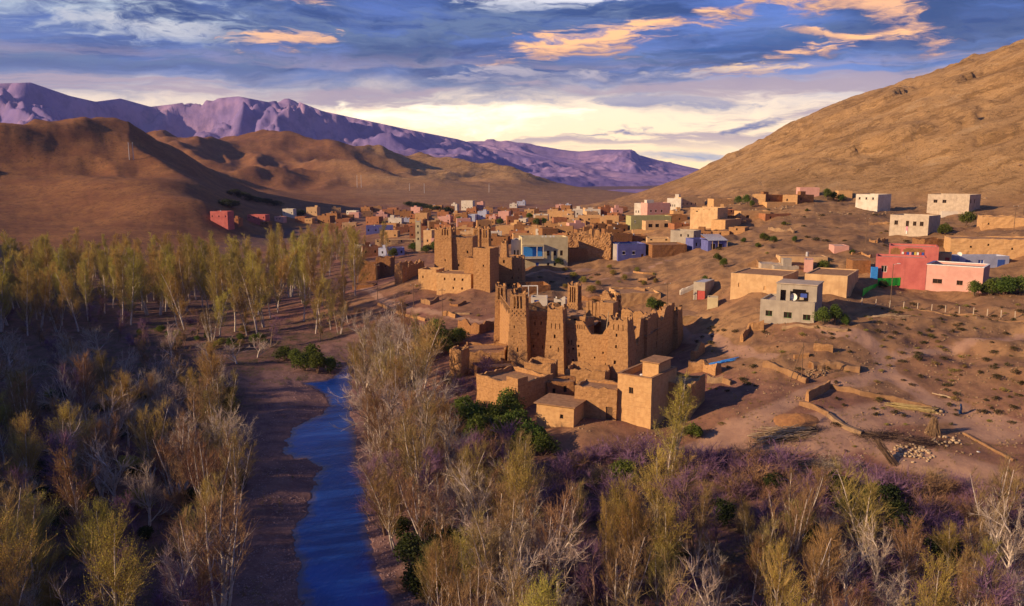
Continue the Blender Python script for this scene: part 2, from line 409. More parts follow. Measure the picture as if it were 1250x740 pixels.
MUD = pmat('mud_plaster', (0.43, 0.235, 0.105), (0.32, 0.168, 0.075), scale=2.6, detail=8, bump=0.5, bscale=7.0, streak=0.35, stain=(0.24, 0.11, 0.045), bdist=0.09, course=0.75)
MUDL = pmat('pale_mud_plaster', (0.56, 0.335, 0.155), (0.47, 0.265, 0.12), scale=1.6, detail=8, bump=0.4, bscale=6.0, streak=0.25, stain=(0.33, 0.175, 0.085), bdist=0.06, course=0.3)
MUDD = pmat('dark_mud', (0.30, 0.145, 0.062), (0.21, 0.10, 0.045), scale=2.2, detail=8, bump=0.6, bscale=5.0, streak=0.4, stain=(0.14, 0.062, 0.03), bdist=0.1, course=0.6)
MUDR = pmat('red_mud', (0.36, 0.155, 0.075), (0.26, 0.11, 0.055), scale=0.8, detail=8, bump=0.45, bscale=2.4, streak=0.3, stain=(0.17, 0.075, 0.045))
MUDROOF = pmat('mud_roof', (0.36, 0.20, 0.105), (0.25, 0.135, 0.075), scale=1.2, detail=8, bump=0.5, bscale=2.5, bdist=0.1)
PLA = {
    'mud': MUD, 'mudl': MUDL, 'mudd': MUDD, 'mudr': MUDR,
    'white': pmat('white_plaster', (0.62, 0.55, 0.46), (0.50, 0.43, 0.35), 0.5, 6, bump=0.15, streak=0.3, stain=(0.42, 0.33, 0.25)),
    'cream': pmat('cream_plaster', (0.60, 0.50, 0.30), (0.50, 0.40, 0.235), 0.5, 6, bump=0.15, streak=0.25, stain=(0.40, 0.30, 0.18)),
    'pink': pmat('pink_plaster', (0.60, 0.33, 0.27), (0.52, 0.27, 0.225), 0.5, 6, bump=0.15, streak=0.22, stain=(0.42, 0.22, 0.18)),
    'rose': pmat('rose_plaster', (0.52, 0.15, 0.13), (0.42, 0.11, 0.10), 0.5, 6, bump=0.15, streak=0.25, stain=(0.25, 0.08, 0.07)),
    'grey': pmat('bare_concrete', (0.40, 0.34, 0.27), (0.31, 0.26, 0.21), 0.6, 8, bump=0.3, bscale=5, streak=0.35, stain=(0.19, 0.155, 0.13)),
    'block': pmat('concrete_block', (0.50, 0.40, 0.30), (0.38, 0.30, 0.23), 0.8, 8, bump=0.35, bscale=5, streak=0.3, stain=(0.24, 0.18, 0.14)),
    'blue': pmat('blue_plaster', (0.13, 0.14, 0.36), (0.10, 0.105, 0.28), 0.6, 6, bump=0.2, streak=0.3, stain=(0.07, 0.07, 0.17)),
    'lblue': pmat('pale_blue_plaster', (0.42, 0.44, 0.56), (0.33, 0.35, 0.46), 0.6, 6, bump=0.2, streak=0.3, stain=(0.22, 0.22, 0.28)),
    'green': pmat('sage_plaster', (0.40, 0.37, 0.17), (0.33, 0.30, 0.14), 0.6, 6, bump=0.2, streak=0.3, stain=(0.20, 0.18, 0.09)),
    'tan': pmat('tan_plaster', (0.58, 0.38, 0.20), (0.47, 0.29, 0.15), 0.6, 6, bump=0.2, streak=0.28, stain=(0.32, 0.19, 0.10)),
}
ROOFC = pmat('roof_screed', (0.46, 0.37, 0.29), (0.34, 0.26, 0.20), 0.7, 8, bump=0.25)
DARK = pmat('dark_opening', (0.018, 0.012, 0.010), (0.035, 0.022, 0.016), 2.0, 3, bump=0)
WOODW = pmat('old_wood', (0.16, 0.09, 0.05), (0.09, 0.05, 0.03), 3, 5, rough=0.85, bump=0.3)
POLEM = pmat('pole_wood', (0.20, 0.125, 0.08), (0.12, 0.075, 0.05), 3, 5, rough=0.85, bump=0.2)
PALEW = pmat('stripped_wood', (0.50, 0.36, 0.22), (0.36, 0.25, 0.15), 3, 5, rough=0.85, bump=0.2)
REDP = pmat('red_door_paint', (0.42, 0.06, 0.05), (0.33, 0.05, 0.04), 3, 4, rough=0.6, bump=0.1, spec=0.3)
BLUP = pmat('blue_paint', (0.05, 0.12, 0.42), (0.04, 0.09, 0.32), 3, 4, rough=0.6, bump=0.1, spec=0.3)
CYAN = pmat('bright_blue_paint', (0.05, 0.28, 0.72), (0.04, 0.22, 0.60), 3, 4, rough=0.6, bump=0.1, spec=0.3)
GREENP = pmat('bright_green_sheet', (0.04, 0.66, 0.06), (0.03, 0.55, 0.05), 3, 4, rough=0.55, bump=0.1, spec=0.3)
GREENW = pmat('green_window_paint', (0.10, 0.20, 0.06), (0.07, 0.15, 0.05), 3, 4, rough=0.6, bump=0.1)
WHITEP = pmat('white_paint', (0.78, 0.76, 0.72), (0.66, 0.63, 0.58), 2, 4, rough=0.6, bump=0.05)
METAL = pmat('galvanised_metal', (0.48, 0.46, 0.46), (0.36, 0.34, 0.35), 2, 5, rough=0.45, bump=0.1, spec=0.5)
def glass_mat():
    m = bpy.data.materials.new('window_glass'); m.use_nodes = True
    b = m.node_tree.nodes['Principled BSDF']
    b.inputs['Base Color'].default_value = (0.02, 0.022, 0.028, 1); b.inputs['Roughness'].default_value = 0.12
    return m
GLASS = glass_mat()
CLOTH = [pmat('cloth_%s' % n, c, tuple(q * 0.75 for q in c), 6, 3, rough=0.9, bump=0.1) for n, c in
         (('white', (0.75, 0.72, 0.70)), ('red', (0.45, 0.06, 0.06)), ('blue', (0.06, 0.10, 0.40)), ('pink', (0.65, 0.28, 0.35)), ('navy', (0.03, 0.04, 0.12)), ('yellow', (0.60, 0.45, 0.10)))]
STONE = pmat('stone', (0.32, 0.205, 0.115), (0.22, 0.14, 0.085), scale=1.2, detail=6, bump=0.4, bscale=4, rnd=0.0)
STONEL = pmat('pale_stone', (0.50, 0.36, 0.22), (0.36, 0.25, 0.155), scale=0.7, detail=6, bump=0.4, bscale=4)
PEB = pmat('river_pebble', (0.34, 0.22, 0.20), (0.17, 0.105, 0.11), 2.2, 3, rough=0.8, bump=0.2)

def ground_mat():
    m = bpy.data.materials.new('earth'); m.use_nodes = True
    k = NT(m.node_tree); bs = k.n['Principled BSDF']
    P = k.new('ShaderNodeNewGeometry').outputs['Position']
    at = k.new('ShaderNodeAttribute', attribute_name='cover')
    sp = k.new('ShaderNodeSeparateColor'); k.l.new(at.outputs['Color'], sp.inputs[0])
    path, veg, bar = sp.outputs; lefth = at.outputs['Alpha']
    at2 = k.new('ShaderNodeAttribute', attribute_name='soil')
    sp2 = k.new('ShaderNodeSeparateColor'); k.l.new(at2.outputs['Color'], sp2.inputs[0])
    pinkm, hillm, farm = sp2.outputs
    nA = k.noise(P, 0.045, 8, 0.6); nB = k.noise(P, 0.35, 9, 0.68); nC = k.noise(P, 2.2, 7, 0.7)
    soil = k.mix(k.step(nA, 0.38, 0.62), (0.335, 0.188, 0.09), (0.25, 0.136, 0.07))
    soil = k.mix(k.math('MULTIPLY', k.step(nB, 0.42, 0.62), 0.65), soil, (0.135, 0.072, 0.042))
    soil = k.mix(k.math('MULTIPLY', k.step(nC, 0.52, 0.66), 0.45), soil, (0.36, 0.215, 0.115))
    pink = k.mix(k.step(nB, 0.36, 0.66), (0.235, 0.108, 0.078), (0.15, 0.068, 0.058))
    c = k.mix(pinkm, soil, pink)
    # sparse dry plants and stones as specks on the slopes
    speck = k.math('MULTIPLY', k.step(nC, 0.56, 0.66), k.math('MULTIPLY', k.step(nB, 0.34, 0.52), 0.75))
    hillc = k.mix(k.step(nA, 0.35, 0.66), (0.43, 0.255, 0.115), (0.345, 0.20, 0.09))
    nH = k.noise(P, 0.16, 10, 0.72)
    hillc = k.mix(k.math('MULTIPLY', k.step(nH, 0.50, 0.66), 0.7), hillc, (0.19, 0.105, 0.045))
    hillc = k.mix(k.math('MULTIPLY', k.step(k.noise(P, 0.09, 9, 0.7), 0.58, 0.72), 0.6), hillc, (0.46, 0.30, 0.15))
    X, Y, Z = k.sep(P)
    S = k.math('ADD', k.math('ADD', k.math('MULTIPLY', Z, 0.34), k.math('MULTIPLY', X, -0.135)), k.math('ADD', k.math('MULTIPLY', Y, 0.022), k.math('MULTIPLY', nA, 5.0)))
    strat = k.noise(k.comb(k.math('MULTIPLY', X, 0.022), k.math('MULTIPLY', Y, 0.022), S), 1.0, 9, 0.7)
    hillc = k.mix(k.math('MULTIPLY', k.step(strat, 0.50, 0.60), 0.75), hillc, (0.20, 0.11, 0.045))
    hillc = k.mix(k.math('MULTIPLY', k.math('SUBTRACT', 1.0, k.step(strat, 0.36, 0.43)), 0.6), hillc, (0.47, 0.31, 0.165))
    scrub = k.step(k.noise(P, 0.75, 4, 0.6), 0.60, 0.66)
    hillc = k.mix(k.math('MULTIPLY', scrub, 0.65), hillc, (0.12, 0.085, 0.03))
    c = k.mix(hillm, c, hillc)
    c = k.mix(k.math('MULTIPLY', speck, k.math('SUBTRACT', 1.0, bar)), c, (0.085, 0.065, 0.032))
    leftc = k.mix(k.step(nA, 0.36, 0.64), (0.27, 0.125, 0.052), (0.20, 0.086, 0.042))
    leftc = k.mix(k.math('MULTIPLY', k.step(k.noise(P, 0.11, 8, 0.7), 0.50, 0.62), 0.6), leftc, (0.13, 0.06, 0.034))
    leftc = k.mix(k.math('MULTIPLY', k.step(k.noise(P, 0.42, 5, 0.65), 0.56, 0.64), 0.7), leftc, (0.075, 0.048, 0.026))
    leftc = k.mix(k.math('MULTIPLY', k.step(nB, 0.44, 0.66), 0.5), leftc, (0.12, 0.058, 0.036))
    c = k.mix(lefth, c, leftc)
    vegc = k.mix(k.step(nB, 0.38, 0.64), (0.165, 0.085, 0.072), (0.085, 0.060, 0.038))
    vegc = k.mix(k.math('MULTIPLY', k.step(nC, 0.5, 0.68), 0.6), vegc, (0.24, 0.135, 0.11))
    c = k.mix(k.math('MULTIPLY', veg, k.step(nB, 0.22, 0.46)), c, vegc)
    barc = k.mix(k.step(nB, 0.4, 0.62), (0.215, 0.12, 0.105), (0.135, 0.075, 0.072))
    barc = k.mix(k.math('MULTIPLY', k.step(nC, 0.5, 0.66), 0.6), barc, (0.29, 0.185, 0.165))
    c = k.mix(bar, c, barc)
    pathc = k.mix(k.step(nB, 0.38, 0.66), (0.375, 0.22, 0.145), (0.29, 0.165, 0.115))
    pf = k.math('MULTIPLY', path, k.step(k.math('ADD', path, k.math('MULTIPLY', nB, 0.7)), 0.55, 0.95))
    c = k.mix(pf, c, pathc)
    k.put(bs.inputs['Base Color'], c)
    bs.inputs['Roughness'].default_value = 0.97; bs.inputs['Specular IOR Level'].default_value = 0.08
    b1 = k.new('ShaderNodeBump'); b1.inputs['Strength'].default_value = 0.6; b1.inputs['Distance'].default_value = 0.18
    k.put(b1.inputs['Height'], k.noise(P, 1.7, 8, 0.72))
    b2 = k.new('ShaderNodeBump'); b2.inputs['Distance'].default_value = 3.0
    k.put(b2.inputs['Strength'], k.math('MULTIPLY', hillm, 0.85))
    k.put(b2.inputs['Height'], k.math('ADD', strat, k.math('MULTIPLY', nH, 0.7))); k.l.new(b1.outputs[0], b2.inputs['Normal'])
    k.l.new(b2.outputs[0], bs.inputs['Normal'])
    return m
def water_mat():
    m = bpy.data.materials.new('river_water'); m.use_nodes = True
    k = NT(m.node_tree); bs = k.n['Principled BSDF']
    P = k.new('ShaderNodeNewGeometry').outputs['Position']
    sh = k.new('ShaderNodeAttribute', attribute_name='shore').outputs['Fac']
    x, y, z = k.sep(P)
    n = k.noise(P, 0.6, 5, 0.6)
    c = k.mix(k.step(k.noise(P, 0.10, 4), 0.4, 0.62), (0.006, 0.030, 0.19), (0.012, 0.062, 0.31))
    # shallows over gravel along the banks and on a few bars
    sf = k.math('SUBTRACT', 1.0, k.step(k.math('ADD', sh, k.math('MULTIPLY', k.math('SUBTRACT', n, 0.5), 2.6)), 0.0, 1.5))
    c = k.mix(k.math('MULTIPLY', sf, 0.85), c, (0.085, 0.060, 0.075))
    k.put(bs.inputs['Base Color'], c)
    bs.inputs['Roughness'].default_value = 0.07; bs.inputs['IOR'].default_value = 1.33
    b = k.new('ShaderNodeBump'); b.inputs['Strength'].default_value = 0.55; b.inputs['Distance'].default_value = 0.10
    h = k.math('ADD', k.noise(k.comb(x, k.math('MULTIPLY', y, 0.45), z), 2.6, 6, 0.65), k.math('MULTIPLY', k.noise(k.comb(x, k.math('MULTIPLY', y, 0.5), z), 0.55, 3), 1.6))
    k.put(b.inputs['Height'], h); k.l.new(b.outputs[0], bs.inputs['Normal'])
    return m
def mountain_mat():
    m = bpy.data.materials.new('haze_tinted_rock'); m.use_nodes = True
    k = NT(m.node_tree); bs = k.n['Principled BSDF']
    P = k.new('ShaderNodeNewGeometry').outputs['Position']
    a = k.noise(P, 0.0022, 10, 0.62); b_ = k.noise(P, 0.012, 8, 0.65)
    c = k.mix(k.step(a, 0.38, 0.62), (0.36, 0.235, 0.36), (0.20, 0.15, 0.32))  # violet of the distant haze is put into the rock colours
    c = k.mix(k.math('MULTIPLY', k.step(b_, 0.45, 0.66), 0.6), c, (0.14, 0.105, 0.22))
    k.put(bs.inputs['Base Color'], c); bs.inputs['Roughness'].default_value = 1.0; bs.inputs['Specular IOR Level'].default_value = 0.0
    b = k.new('ShaderNodeBump'); b.inputs['Strength'].default_value = 0.55; b.inputs['Distance'].default_value = 22
    k.put(b.inputs['Height'], k.noise(P, 0.008, 9, 0.66)); k.l.new(b.outputs[0], bs.inputs['Normal'])
    return m
# ------------------------------------------------------------------ objects and meshes
def tag(o, label=None, cat=None, group=None, kind=None):
    if label: o['label'] = label
    if cat: o['category'] = cat
    if group: o['group'] = group
    if kind: o['kind'] = kind
    return o
def mesh_np(name, V, F, mats, parent=None, smooth=False, midx=None, me_only=False):
    """V (n,3) array, F list of faces or (m,k) array"""
    me = bpy.data.meshes.new(name)
    if isinstance(F, np.ndarray):
        V = np.asarray(V, np.float32); m, kk = F.shape
        me.vertices.add(len(V)); me.vertices.foreach_set('co', V.ravel())
        me.loops.add(m * kk); me.loops.foreach_set('vertex_index', F.astype(np.int32).ravel())
        me.polygons.add(m); me.polygons.foreach_set('loop_start', np.arange(0, m * kk, kk, dtype=np.int32))
        me.update(calc_edges=True)
    else:
        me.from_pydata([tuple(v) for v in V], [], F)
    for mt in (mats if isinstance(mats, (list, tuple)) else [mats]): me.materials.append(mt)
    if midx is not None: me.polygons.foreach_set('material_index', np.asarray(midx, np.int32))
    if smooth: me.polygons.foreach_set('use_smooth', np.ones(len(me.polygons), bool))
    me.update()
    if me_only: return me
    return link(name, me, parent)
def link(name, data, parent=None):
    o = bpy.data.objects.new(name, data); COL.objects.link(o)
    if parent is not None: o.parent = parent
    return o
def empty(name, loc=(0, 0, 0), rz=0.0):
    o = bpy.data.objects.new(name, None); COL.objects.link(o)
    o.empty_display_size = 0.5; o.location = loc; o.rotation_euler = (0, 0, rz)
    return o

# ---- the ground: one sheet, fine where the picture looks, running out to the foot of the mountains
PATHS = [([(1290, 540), (1230, 517), (1200, 508), (1172, 504), (1130, 485), (1085, 457), (1078, 435), (1050, 407), (1012, 401)], 1.9),
         ([(1080, 455), (1050, 466), (1005, 473), (975, 486), (940, 501), (905, 521), (862, 543), (810, 560)], 1.9),
         ([(818, 402), (850, 412), (885, 424), (940, 436)], 1.6),
         ([(430, 352), (465, 366), (500, 378), (540, 383), (590, 393), (640, 380)], 1.5),
         ([(1000, 402), (1090, 438), (1120, 430), (1180, 418), (1280, 396)], 1.3),
         ([(900, 530), (1000, 535), (1060, 530), (1100, 555), (1160, 570), (1260, 600)], 4.0),
         ([(720, 330), (660, 331), (600, 345)], 2.2), ([(700, 352), (760, 335), (830, 316)], 0.9),
         ([(1000, 520), (1090, 505), (1160, 500), (1210, 530)], 3.6)]
def ground_masks(x, y, z, r):
    path = np.zeros(x.shape)
    m = (r < 420) & (y > 0)
    xs, ys = x[m], y[m]
    w_ = 0.5 * fbm(xs / 6, ys / 6, 2, 61)
    acc = np.zeros(xs.shape)
    for pts, w in PATHS:
        pl = [tuple(g(px, py))[:2] for px, py in pts]
        acc = np.maximum(acc, 1 - sstep(seg_dist(xs, ys, pl, False) + w_, w * 0.55, w * 1.35))
    path[m] = acc
    sd = river_sd(x, y)
    bar = (1 - sstep(sd, 3, 10)) * (1 - sstep(z, WATER + 1.0, WATER + 2.6))
    bar = np.where(x < -8, np.maximum(bar, (1 - sstep(sd, 8, 17)) * 0.9), bar)
    veg = (1 - sstep(z + fbm(x / 9, y / 9, 3, 62) * 1.2, -4.2, -2.6)) * (1 - bar)
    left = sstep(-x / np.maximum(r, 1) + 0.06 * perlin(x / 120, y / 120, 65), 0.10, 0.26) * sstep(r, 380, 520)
    pinkm = (1 - sstep(z, 1.0, 6.0)) * np.clip(0.75 + 0.6 * fbm(x / 18, y / 18, 3, 63), 0, 1)
    pinkm = np.maximum(pinkm, 0.5 * (1 - sstep(z, 6, 14)) * np.clip(0.3 + fbm(x / 25, y / 25, 3, 66), 0, 1))
    hillm = sstep(z, 22, 34) * (1 - left)
    return path, veg, bar, left, pinkm, hillm
def build_ground():
    global H_EXACT, H
    fine = np.linspace(R(-39), R(39), 660)
    side = np.concatenate([np.linspace(R(-180), R(-41), 70), fine, np.linspace(R(41), R(180), 70)])[:-1]
    rs = [2.0, 12, 24, 36, 44]
    r = 50.0
    while r < 480:
        r += max(0.22, r * r / (43 * FPX) * 2.0) if r < 400 else 6.0
        rs.append(r)
    while r < 2200:
        r *= 1.0105; rs.append(r)
    while r < 8200:
        r *= 1.05; rs.append(r)
    rs = np.array(rs)
    A, Rr = np.meshgrid(side, rs)
    X = Rr * np.sin(A); Y = Rr * np.cos(A)
    x, y, r_ = X.ravel(), Y.ravel(), Rr.ravel()
    z = H(x, y)
    z = z * (1 - sstep(r_, 3800, 6000)) - 20 * sstep(r_, 3800, 6000)
    na, nrw = len(side), len(rs)
    zg = z.reshape(nrw, na)
    def H_mesh(x, y):
        """height of the finished sheet, read back from its own grid"""
        x = np.asarray(x, float); y = np.asarray(y, float)
        a = np.arctan2(x, y); r = np.hypot(x, y)
        j = np.clip(np.searchsorted(side, a) - 1, 0, na - 2); i = np.clip(np.searchsorted(rs, r) - 1, 0, nrw - 2)
        fa = np.clip((a - side[j]) / (side[j + 1] - side[j]), 0, 1); fr = np.clip((r - rs[i]) / (rs[i + 1] - rs[i]), 0, 1)
        return (zg[i, j] * (1 - fa) + zg[i, j + 1] * fa) * (1 - fr) + (zg[i + 1, j] * (1 - fa) + zg[i + 1, j + 1] * fa) * fr
    i = np.arange(nrw - 1)[:, None]; j = np.arange(na)[None]
    j2 = (j + 1) % na
    F = np.stack([i * na + j, i * na + j2, (i + 1) * na + j2, (i + 1) * na + j], -1).reshape(-1, 4)[:, ::-1]
    V = np.stack([x, y, z], 1)
    o = mesh_np('ground', V, F, ground_mat(), smooth=True)
    H_EXACT = H; H = H_mesh
    path, veg, bar, left, pinkm, hillm = ground_masks(x, y, z, r_)
    me = o.data
    a = me.attributes.new('cover', 'FLOAT_COLOR', 'POINT'); a.data.foreach_set('color', np.stack([path, veg, bar, left], 1).astype(np.float32).ravel())
    b = me.attributes.new('soil', 'FLOAT_COLOR', 'POINT'); b.data.foreach_set('color', np.stack([pinkm, hillm, left * 0, left * 0 + 1], 1).astype(np.float32).ravel())
    tag(o, 'bare earth valley floor rising to brown hills', 'ground', kind='structure')
    return o
build_ground()
def build_river():
    """a flat sheet of water wide enough to run under both banks; 'shore' holds the distance from the bank"""
    LP = np.array([on_plane(a, b, WATER) for a, b in RIV_L]); RP = np.array([on_plane(a, b, WATER) for a, b in RIV_R])
    ys = np.linspace(38, 186, 240); nc = 28; V = []; F = []
    for q, yv in enumerate(ys):
        dl = np.abs(LP[:, 1] - yv); dr = np.abs(RP[:, 1] - yv)
        ml = np.where(dl < 9)[0]; mr = np.where(dr < 9)[0]
        xl = LP[ml if len(ml) else [np.argmin(dl)], 0].min() - 2.5; xr = RP[mr if len(mr) else [np.argmin(dr)], 0].max() + 2.5
        for t in range(nc): V.append((xl + (xr - xl) * t / (nc - 1), yv, WATER))
        if q:
            for t in range(nc - 1):
                a = (q - 1) * nc + t; F.append((a, a + 1, a + nc + 1, a + nc))
    o = mesh_np('river', V, F, water_mat()); V = np.array(V)
    at = o.data.attributes.new('shore', 'FLOAT', 'POINT'); at.data.foreach_set('value', (-river_sd(V[:, 0], V[:, 1])).astype(np.float32))
    tag(o, 'shallow blue river winding between gravel banks', 'river', kind='structure')
build_river()

# ---- mountains beyond the hills
MM = mountain_mat()
def build_mountains(name, sky, D, r0, depth, amp, wl, seed, label, floor=-30):
    px = np.array([p[0] for p in sky], float); py = np.array([p[1] for p in sky], float)
    az = np.arctan((px - 625) / 981)
    aa = np.linspace(az[0], az[-1], 520)
    crest = np.interp(aa, az, [at_dist(a, b, D)[2] for a, b in sky])
    tt = np.concatenate([np.linspace(0, 1, 110), 1 + np.linspace(0, 1, 24)[1:] * 0.8])
    A, T = np.meshgrid(aa, tt)
    C = np.broadcast_to(crest, A.shape)
    rad = r0 + (D - r0) * T
    X = rad * np.sin(A); Y = rad * np.cos(A)
    prof = np.where(T <= 1, 0.25 * T + 0.75 * T ** 2.0, 1 - (T - 1) * 0.9)
    wx = X + wl * 0.4 * perlin(X / wl, Y / wl, seed + 50); wy = Y + wl * 0.4 * perlin(X / wl, Y / wl, seed + 51)
    rg = ridged(wx / wl, wy / (wl * 1.3), 6, seed, 0.52) - 1.25
    Z = floor + (C - floor) * prof + rg * amp * np.sin(np.clip(T, 0, 1.6) * math.pi / 1.7) ** 1.0 * np.clip((C - floor) / 500, 0.15, 1) * (0.25 + 0.75 * (np.abs(T - 1) > 0.04))
    # stop ridges rising above the traced skyline
    elev = (Z - CAMZ) / rad; lim = (C - CAMZ) / D
    Z = np.where(elev > lim + 0.002, CAMZ + rad * (lim + 0.002), Z)
    na = len(aa); nt_ = len(tt)
    i = np.arange(nt_ - 1)[:, None]; j = np.arange(na - 1)[None]
    F = np.stack([i * na + j, (i + 1) * na + j, (i + 1) * na + j + 1, i * na + j + 1], -1).reshape(-1, 4)[:, ::-1]
    o = mesh_np(name, np.stack([X.ravel(), Y.ravel(), Z.ravel()], 1), F, MM, smooth=True)
    tag(o, label, 'mountains', kind='structure')
build_mountains('mountains', [(-700, 95), (-450, 80), (-250, 110), (-80, 96), (0, 106), (55, 104), (100, 120), (130, 127), (160, 123), (195, 133), (220, 130), (260, 124), (300, 120), (335, 127), (360, 122),
                              (400, 138), (450, 149), (500, 160), (560, 172), (600, 184), (650, 193), (700, 203), (800, 214), (900, 222)], 5600, 2300, 1500, 330, 1150, 71,
                'rocky mountain range tinted haze-violet beyond the brown hills')
build_mountains('far_mountains', [(480, 190), (560, 174), (600, 172), (640, 172), (680, 180), (705, 183), (735, 182), (768, 182), (778, 190), (800, 196), (850, 206), (930, 210), (1100, 200), (1300, 190), (1500, 170)],
                6600, 4600, 1500, 140, 1000, 171, 'distant flat-topped blue mountains closing the valley')
def build_haze():
    me = bpy.data.meshes.new('haze')
    x, y0, y1, z0, z1 = 7400, -5500, 8400, -75, 900
    V = [(a, b, c) for c in (z0, z1) for a, b in ((-x, y0), (x, y0), (x, y1), (-x, y1))]
    me.from_pydata(V, [], [(3, 2, 1, 0), (4, 5, 6, 7), (0, 1, 5, 4), (1, 2, 6, 5), (2, 3, 7, 6), (3, 0, 4, 7)])
    m = bpy.data.materials.new('haze_air'); m.use_nodes = True
    nt = m.node_tree; nt.nodes.clear()
    out = nt.nodes.new('ShaderNodeOutputMaterial'); v = nt.nodes.new('ShaderNodeVolumePrincipled')
    v.inputs['Color'].default_value = (0.44, 0.47, 1.0, 1); v.inputs['Density'].default_value = 4.0e-5
    v.inputs['Anisotropy'].default_value = 0.1
    nt.links.new(v.outputs[0], out.inputs['Volume']); me.materials.append(m)
    o = link('haze', me); tag(o, 'thin violet haze filling the valley air', 'haze', kind='stuff')
HAZE = build_haze
# ------------------------------------------------------------------ building kit
class MB:
    def __init__(s): s.v = []; s.f = []; s.m = []
    def quad(s, a, b, c, d, m=0):
        n = len(s.v); s.v += [a, b, c, d]; s.f.append((n, n + 1, n + 2, n + 3)); s.m.append(m)
    def tri(s, a, b, c, m=0):
        n = len(s.v); s.v += [a, b, c]; s.f.append((n, n + 1, n + 2)); s.m.append(m)
    def box(s, x0, y0, z0, x1, y1, z1, m=0):
        n = len(s.v)
        s.v += [(x0, y0, z0), (x1, y0, z0), (x1, y1, z0), (x0, y1, z0), (x0, y0, z1), (x1, y0, z1), (x1, y1, z1), (x0, y1, z1)]
        for q in ((3, 2, 1, 0), (4, 5, 6, 7), (0, 1, 5, 4), (1, 2, 6, 5), (2, 3, 7, 6), (3, 0, 4, 7)):
            s.f.append(tuple(n + i for i in q)); s.m.append(m)
    def obox(s, fn, x0, y0, z0, x1, y1, z1, m=0):
        """box in a mapped frame"""
        n = len(s.v)
        s.v += [fn(*p) for p in ((x0, y0, z0), (x1, y0, z0), (x1, y1, z0), (x0, y1, z0), (x0, y0, z1), (x1, y0, z1), (x1, y1, z1), (x0, y1, z1))]
        for q in ((3, 2, 1, 0), (4, 5, 6, 7), (0, 1, 5, 4), (1, 2, 6, 5), (2, 3, 7, 6), (3, 0, 4, 7)):
            s.f.append(tuple(n + i for i in q)); s.m.append(m)
    def tube(s, a, b, r0, r1, n=6, m=0, cap=True):
        a = Vector(a); b = Vector(b); d = (b - a)
        if d.length < 1e-6: return
        q = d.to_track_quat('Z', 'Y'); k0 = len(s.v)
        for c, r in ((a, r0), (b, r1)):
            for i in range(n):
                t = 2 * math.pi * i / n
                s.v.append(tuple(c + q @ Vector((r * math.cos(t), r * math.sin(t), 0))))
        for i in range(n):
            j = (i + 1) % n; s.f.append((k0 + i, k0 + j, k0 + n + j, k0 + n + i)); s.m.append(m)
        if cap:
            s.f.append(tuple(k0 + n + i for i in range(n))); s.m.append(m)
            s.f.append(tuple(k0 + i for i in reversed(range(n)))); s.m.append(m)
    def rock(s, c, r, sq=0.7, m=0):
        """lumpy stone, 20 faces"""
        c = Vector(c); k0 = len(s.v); t = (1 + 5 ** 0.5) / 2
        rot = Matrix.Rotation(rng.random() * 6.28, 3, 'Z') @ Matrix.Rotation(rng.random() * 6.28, 3, 'X')
        for p in ((-1, t, 0), (1, t, 0), (-1, -t, 0), (1, -t, 0), (0, -1, t), (0, 1, t), (0, -1, -t), (0, 1, -t), (t, 0, -1), (t, 0, 1), (-t, 0, -1), (-t, 0, 1)):
            q = rot @ (Vector(p).normalized() * r * rng.uniform(0.75, 1.15)); q.z *= sq
            s.v.append(tuple(c + q))
        for f in ((0, 11, 5), (0, 5, 1), (0, 1, 7), (0, 7, 10), (0, 10, 11), (1, 5, 9), (5, 11, 4), (11, 10, 2), (10, 7, 6), (7, 1, 8), (3, 9, 4), (3, 4, 2), (3, 2, 6), (3, 6, 8), (3, 8, 9), (4, 9, 5), (2, 4, 11), (6, 2, 10), (8, 6, 7), (9, 8, 1)):
            s.f.append(tuple(k0 + i for i in f)); s.m.append(m)
    def build(s, name, mats, parent=None, amp=0.0, wl=1.3, smooth=False, origin=None):
        V = np.array(s.v, float).reshape(-1, 3)
        if amp and len(V):
            # same place, same shift: seams stay closed
            q = np.round(V, 4)
            a = q[:, 0] + q[:, 2] * 0.71; b = q[:, 1] - q[:, 2] * 0.63
            off = (origin if origin is not None else (0, 0))
            a = a + off[0]; b = b + off[1]
            for kx, sd in ((0, 1), (1, 2), (2, 3)):
                V[:, kx] += amp * (perlin(a / wl, b / wl, 300 + sd) + 0.5 * perlin(a / wl * 2.6, b / wl * 2.6, 310 + sd))
        return mesh_np(name, V, s.f, mats, parent, smooth, s.m)

